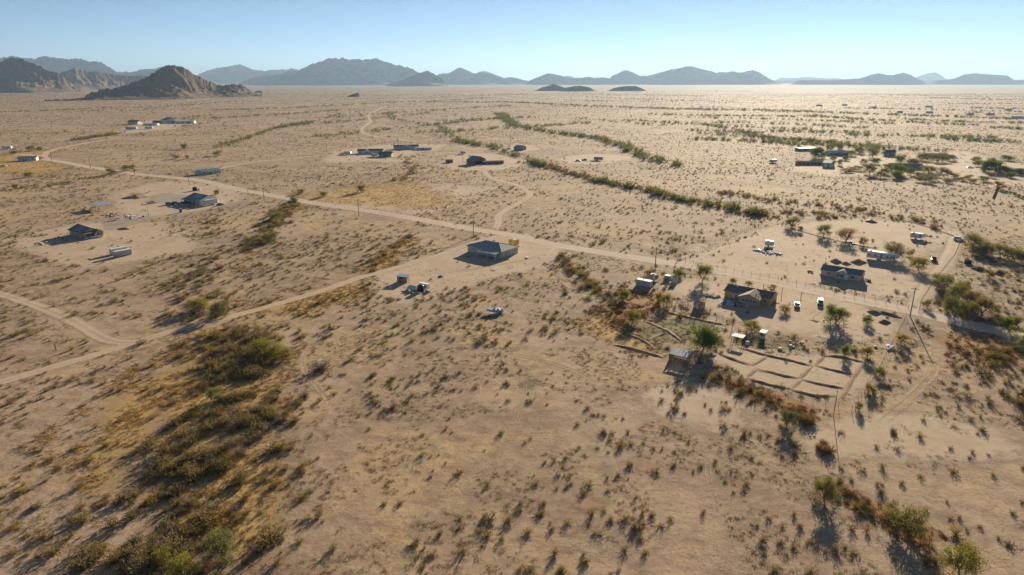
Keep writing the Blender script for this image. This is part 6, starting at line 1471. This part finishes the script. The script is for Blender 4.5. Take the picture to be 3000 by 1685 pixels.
far_line([(1140, 330, 10), (1150, 350, 10), (1195, 355, 10), (1230, 362, 10), (1290, 372, 10), (1310, 385, 9), (1340, 410, 9)], 120, 2.5, 4.5)
far_line([(2040, 362, 12), (2120, 375, 12), (2200, 390, 12), (2260, 410, 12), (2340, 430, 10)], 120, 2.5, 5)
far_line([(1240, 300, 20), (1500, 300, 20), (1700, 310, 20), (2000, 320, 20), (2400, 330, 20), (3000, 350, 20)], 520, 3, 6)
for i in range(60):                                # streaks of trees along the many small washes of the far plain
    v = 262 + 150 * rng.uniform(0, 1) ** 1.5; u0 = rng.uniform(-100, 2900); L = rng.uniform(120, 620)
    sl = (.06 if u0 + L / 2 > 1500 else -.10) * rng.uniform(.3, 1.4) * np.clip((v - 245) / 120, 0, 1)
    far_line([(u0 + L * t, v + sl * L * t + 2 * math.sin(4 * t + i), 8 + 1500 / (v - 240)) for t in (0, .33, .66, 1)], int(L * rng.uniform(.12, .3)), 2.5, 5.2)
for i in range(420):                               # and lone trees
    v = 268 + 150 * rng.uniform(0, 1) ** 1.3; FT.append(np.array([[*G(rng.uniform(-80, 3080), v), rng.uniform(2, 4.5)]]))
FT = np.concatenate(FT)
kf = keep_mask(FT[:, :2]); FT = FT[(kf > .5) & off_buildings(FT)]
SRC["far"] = [bush_mesh("far_tree", k, 700 + i, 10, 130, .16, 1.0, .12) for i, k in enumerate(("olive", "dark", "blue"))]
FTA = np.c_[FT, rng.uniform(.9, 1.4, len(FT))]
def far_where(i, u, v):
    if v > 500: return "in the wide wash behind the main road"
    if v > 395: return ("on the left plain" if u < 1200 else "near the red barn" if u < 1640 else "on the right plain")
    return "in the far left plain" if u < 1100 else "in the far middle plain" if u < 2000 else "in the far right plain"
ob, rs = singles(FTA, "far", "wash_tree", "small rounded green wash tree", "wash trees", 280, "tree", far_where)
mass("far_treeline", "far green trees streaking the washes of the plain", rs, ob)

# -- grass and litter
def tuft_mesh(name, leaf, seed, n, hgt):
    r = np.random.default_rng(seed); az = r.uniform(0, 6.28, n); ln = r.uniform(.2, .75, n)
    b = np.c_[r.normal(0, .35, (n, 2)), np.zeros(n)]; tip = b + np.c_[np.cos(az) * ln * .5, np.sin(az) * ln * .5, hgt * r.uniform(.5, 1.1, n)]
    V, Q = sticks(b, tip, np.full(n, .045), np.full(n, .006), r)
    return np_mesh(name, V, Q, [LEAF[leaf]], {"tint": r.uniform(0, 1, len(V))})
def grass_mass(name, label, leaf, P, h0, h1, seed):
    me = tuft_mesh(name, leaf, seed, 16, 1.0)
    o = link(name + "_clump", me); o.location = (P[0, 0], P[0, 1], 0); o.scale = (.7, .7, .5); tag(o, label.replace("spreading", "clump at the edge"), kind="stuff")
    scatter(name, label, P[1:], rng.uniform(h0, h1, len(P) - 1), rng.uniform(.5, 1.1, len(P) - 1), np.zeros(len(P) - 1), [o])
def in_patch(mats, dens):
    out = []
    for ob in list(col.objects):
        if ob.type == 'MESH' and ob.data.materials and ob.data.materials[0] in mats and ob.get("kind") == "structure":
            n = len(ob.data.vertices); co = np.empty(n * 3, np.float32); ob.data.vertices.foreach_get("co", co); co = co.reshape(-1, 3)
            a = np.empty(n, np.float32); ob.data.attributes["core"].data.foreach_get("value", a)
            m4 = len(ob.data.polygons); li = np.empty(m4 * 4, np.int32); ob.data.loops.foreach_get("vertex_index", li); li = li.reshape(-1, 4)
            ar = np.abs(np.cross(co[li[:, 1], :2] - co[li[:, 0], :2], co[li[:, 3], :2] - co[li[:, 0], :2])); m = int(min(ar.sum() * dens, 9000))
            f = rng.choice(m4, m, p=ar / ar.sum()); s, t = rng.uniform(0, 1, (m, 1)), rng.uniform(0, 1, (m, 1)); q4 = co[li[f]][:, :, :2]
            q = (q4[:, 0] * (1 - s) + q4[:, 1] * s) * (1 - t) + (q4[:, 3] * (1 - s) + q4[:, 2] * s) * t
            cl = fbm(q[:, 0] / 7, q[:, 1] / 7, 91, 3) - .42
            out.append(q[(a[li[f]].mean(1) + cl * 3 > .75 + rng.normal(0, .15, m))])
    P = np.concatenate(out); return P[keep_lines(P)]
grass_mass("dry_grass", "straw-coloured dry grass spreading along washes and the fenced field", "straw", in_patch([STRAW], 1.3), .12, .4, 61)
grass_mass("russet_grass", "rusty dry weeds spreading over the weed strips", "russet", in_patch([RUSSET], 1.2), .2, .5, 62)
grass_mass("green_grass", "short green weeds spreading in the pens", "green", in_patch([GREENS], 1.0), .08, .22, 63)
Pl = frustum_points(84, 330, .60); c = fbm(Pl[:, 0] / 11, Pl[:, 1] / 11, 77, 3); Pl = Pl[(c > .5) & keep_lines(Pl)]; Pl = Pl[rng.uniform(0, 1, len(Pl)) < .8 * np.clip(keep_mask(Pl), .15, 1)]
grass_mass("weed_litter", "dry weed stubble and twigs spreading over the near flats", "gold", Pl, .08, .22, 64)

# ------------------------------------------------------------------ haze over the plain
t = NT("haze_air")
t.n.remove(t.b)
pv = t.node("ShaderNodeVolumePrincipled")
pv.inputs["Color"].default_value = (.34, .49, .71, 1)
pv.inputs["Density"].default_value = HAZE_DENSITY
pv.inputs["Anisotropy"].default_value = HAZE_G
t.L(pv.outputs[0], t.out.inputs["Volume"])
hz = MB().box(-47000, 47000, -47000, 47000, -12, 780).build("haze", t.m)
tag(hz, "thin warm haze lying over the desert plain", kind="stuff")
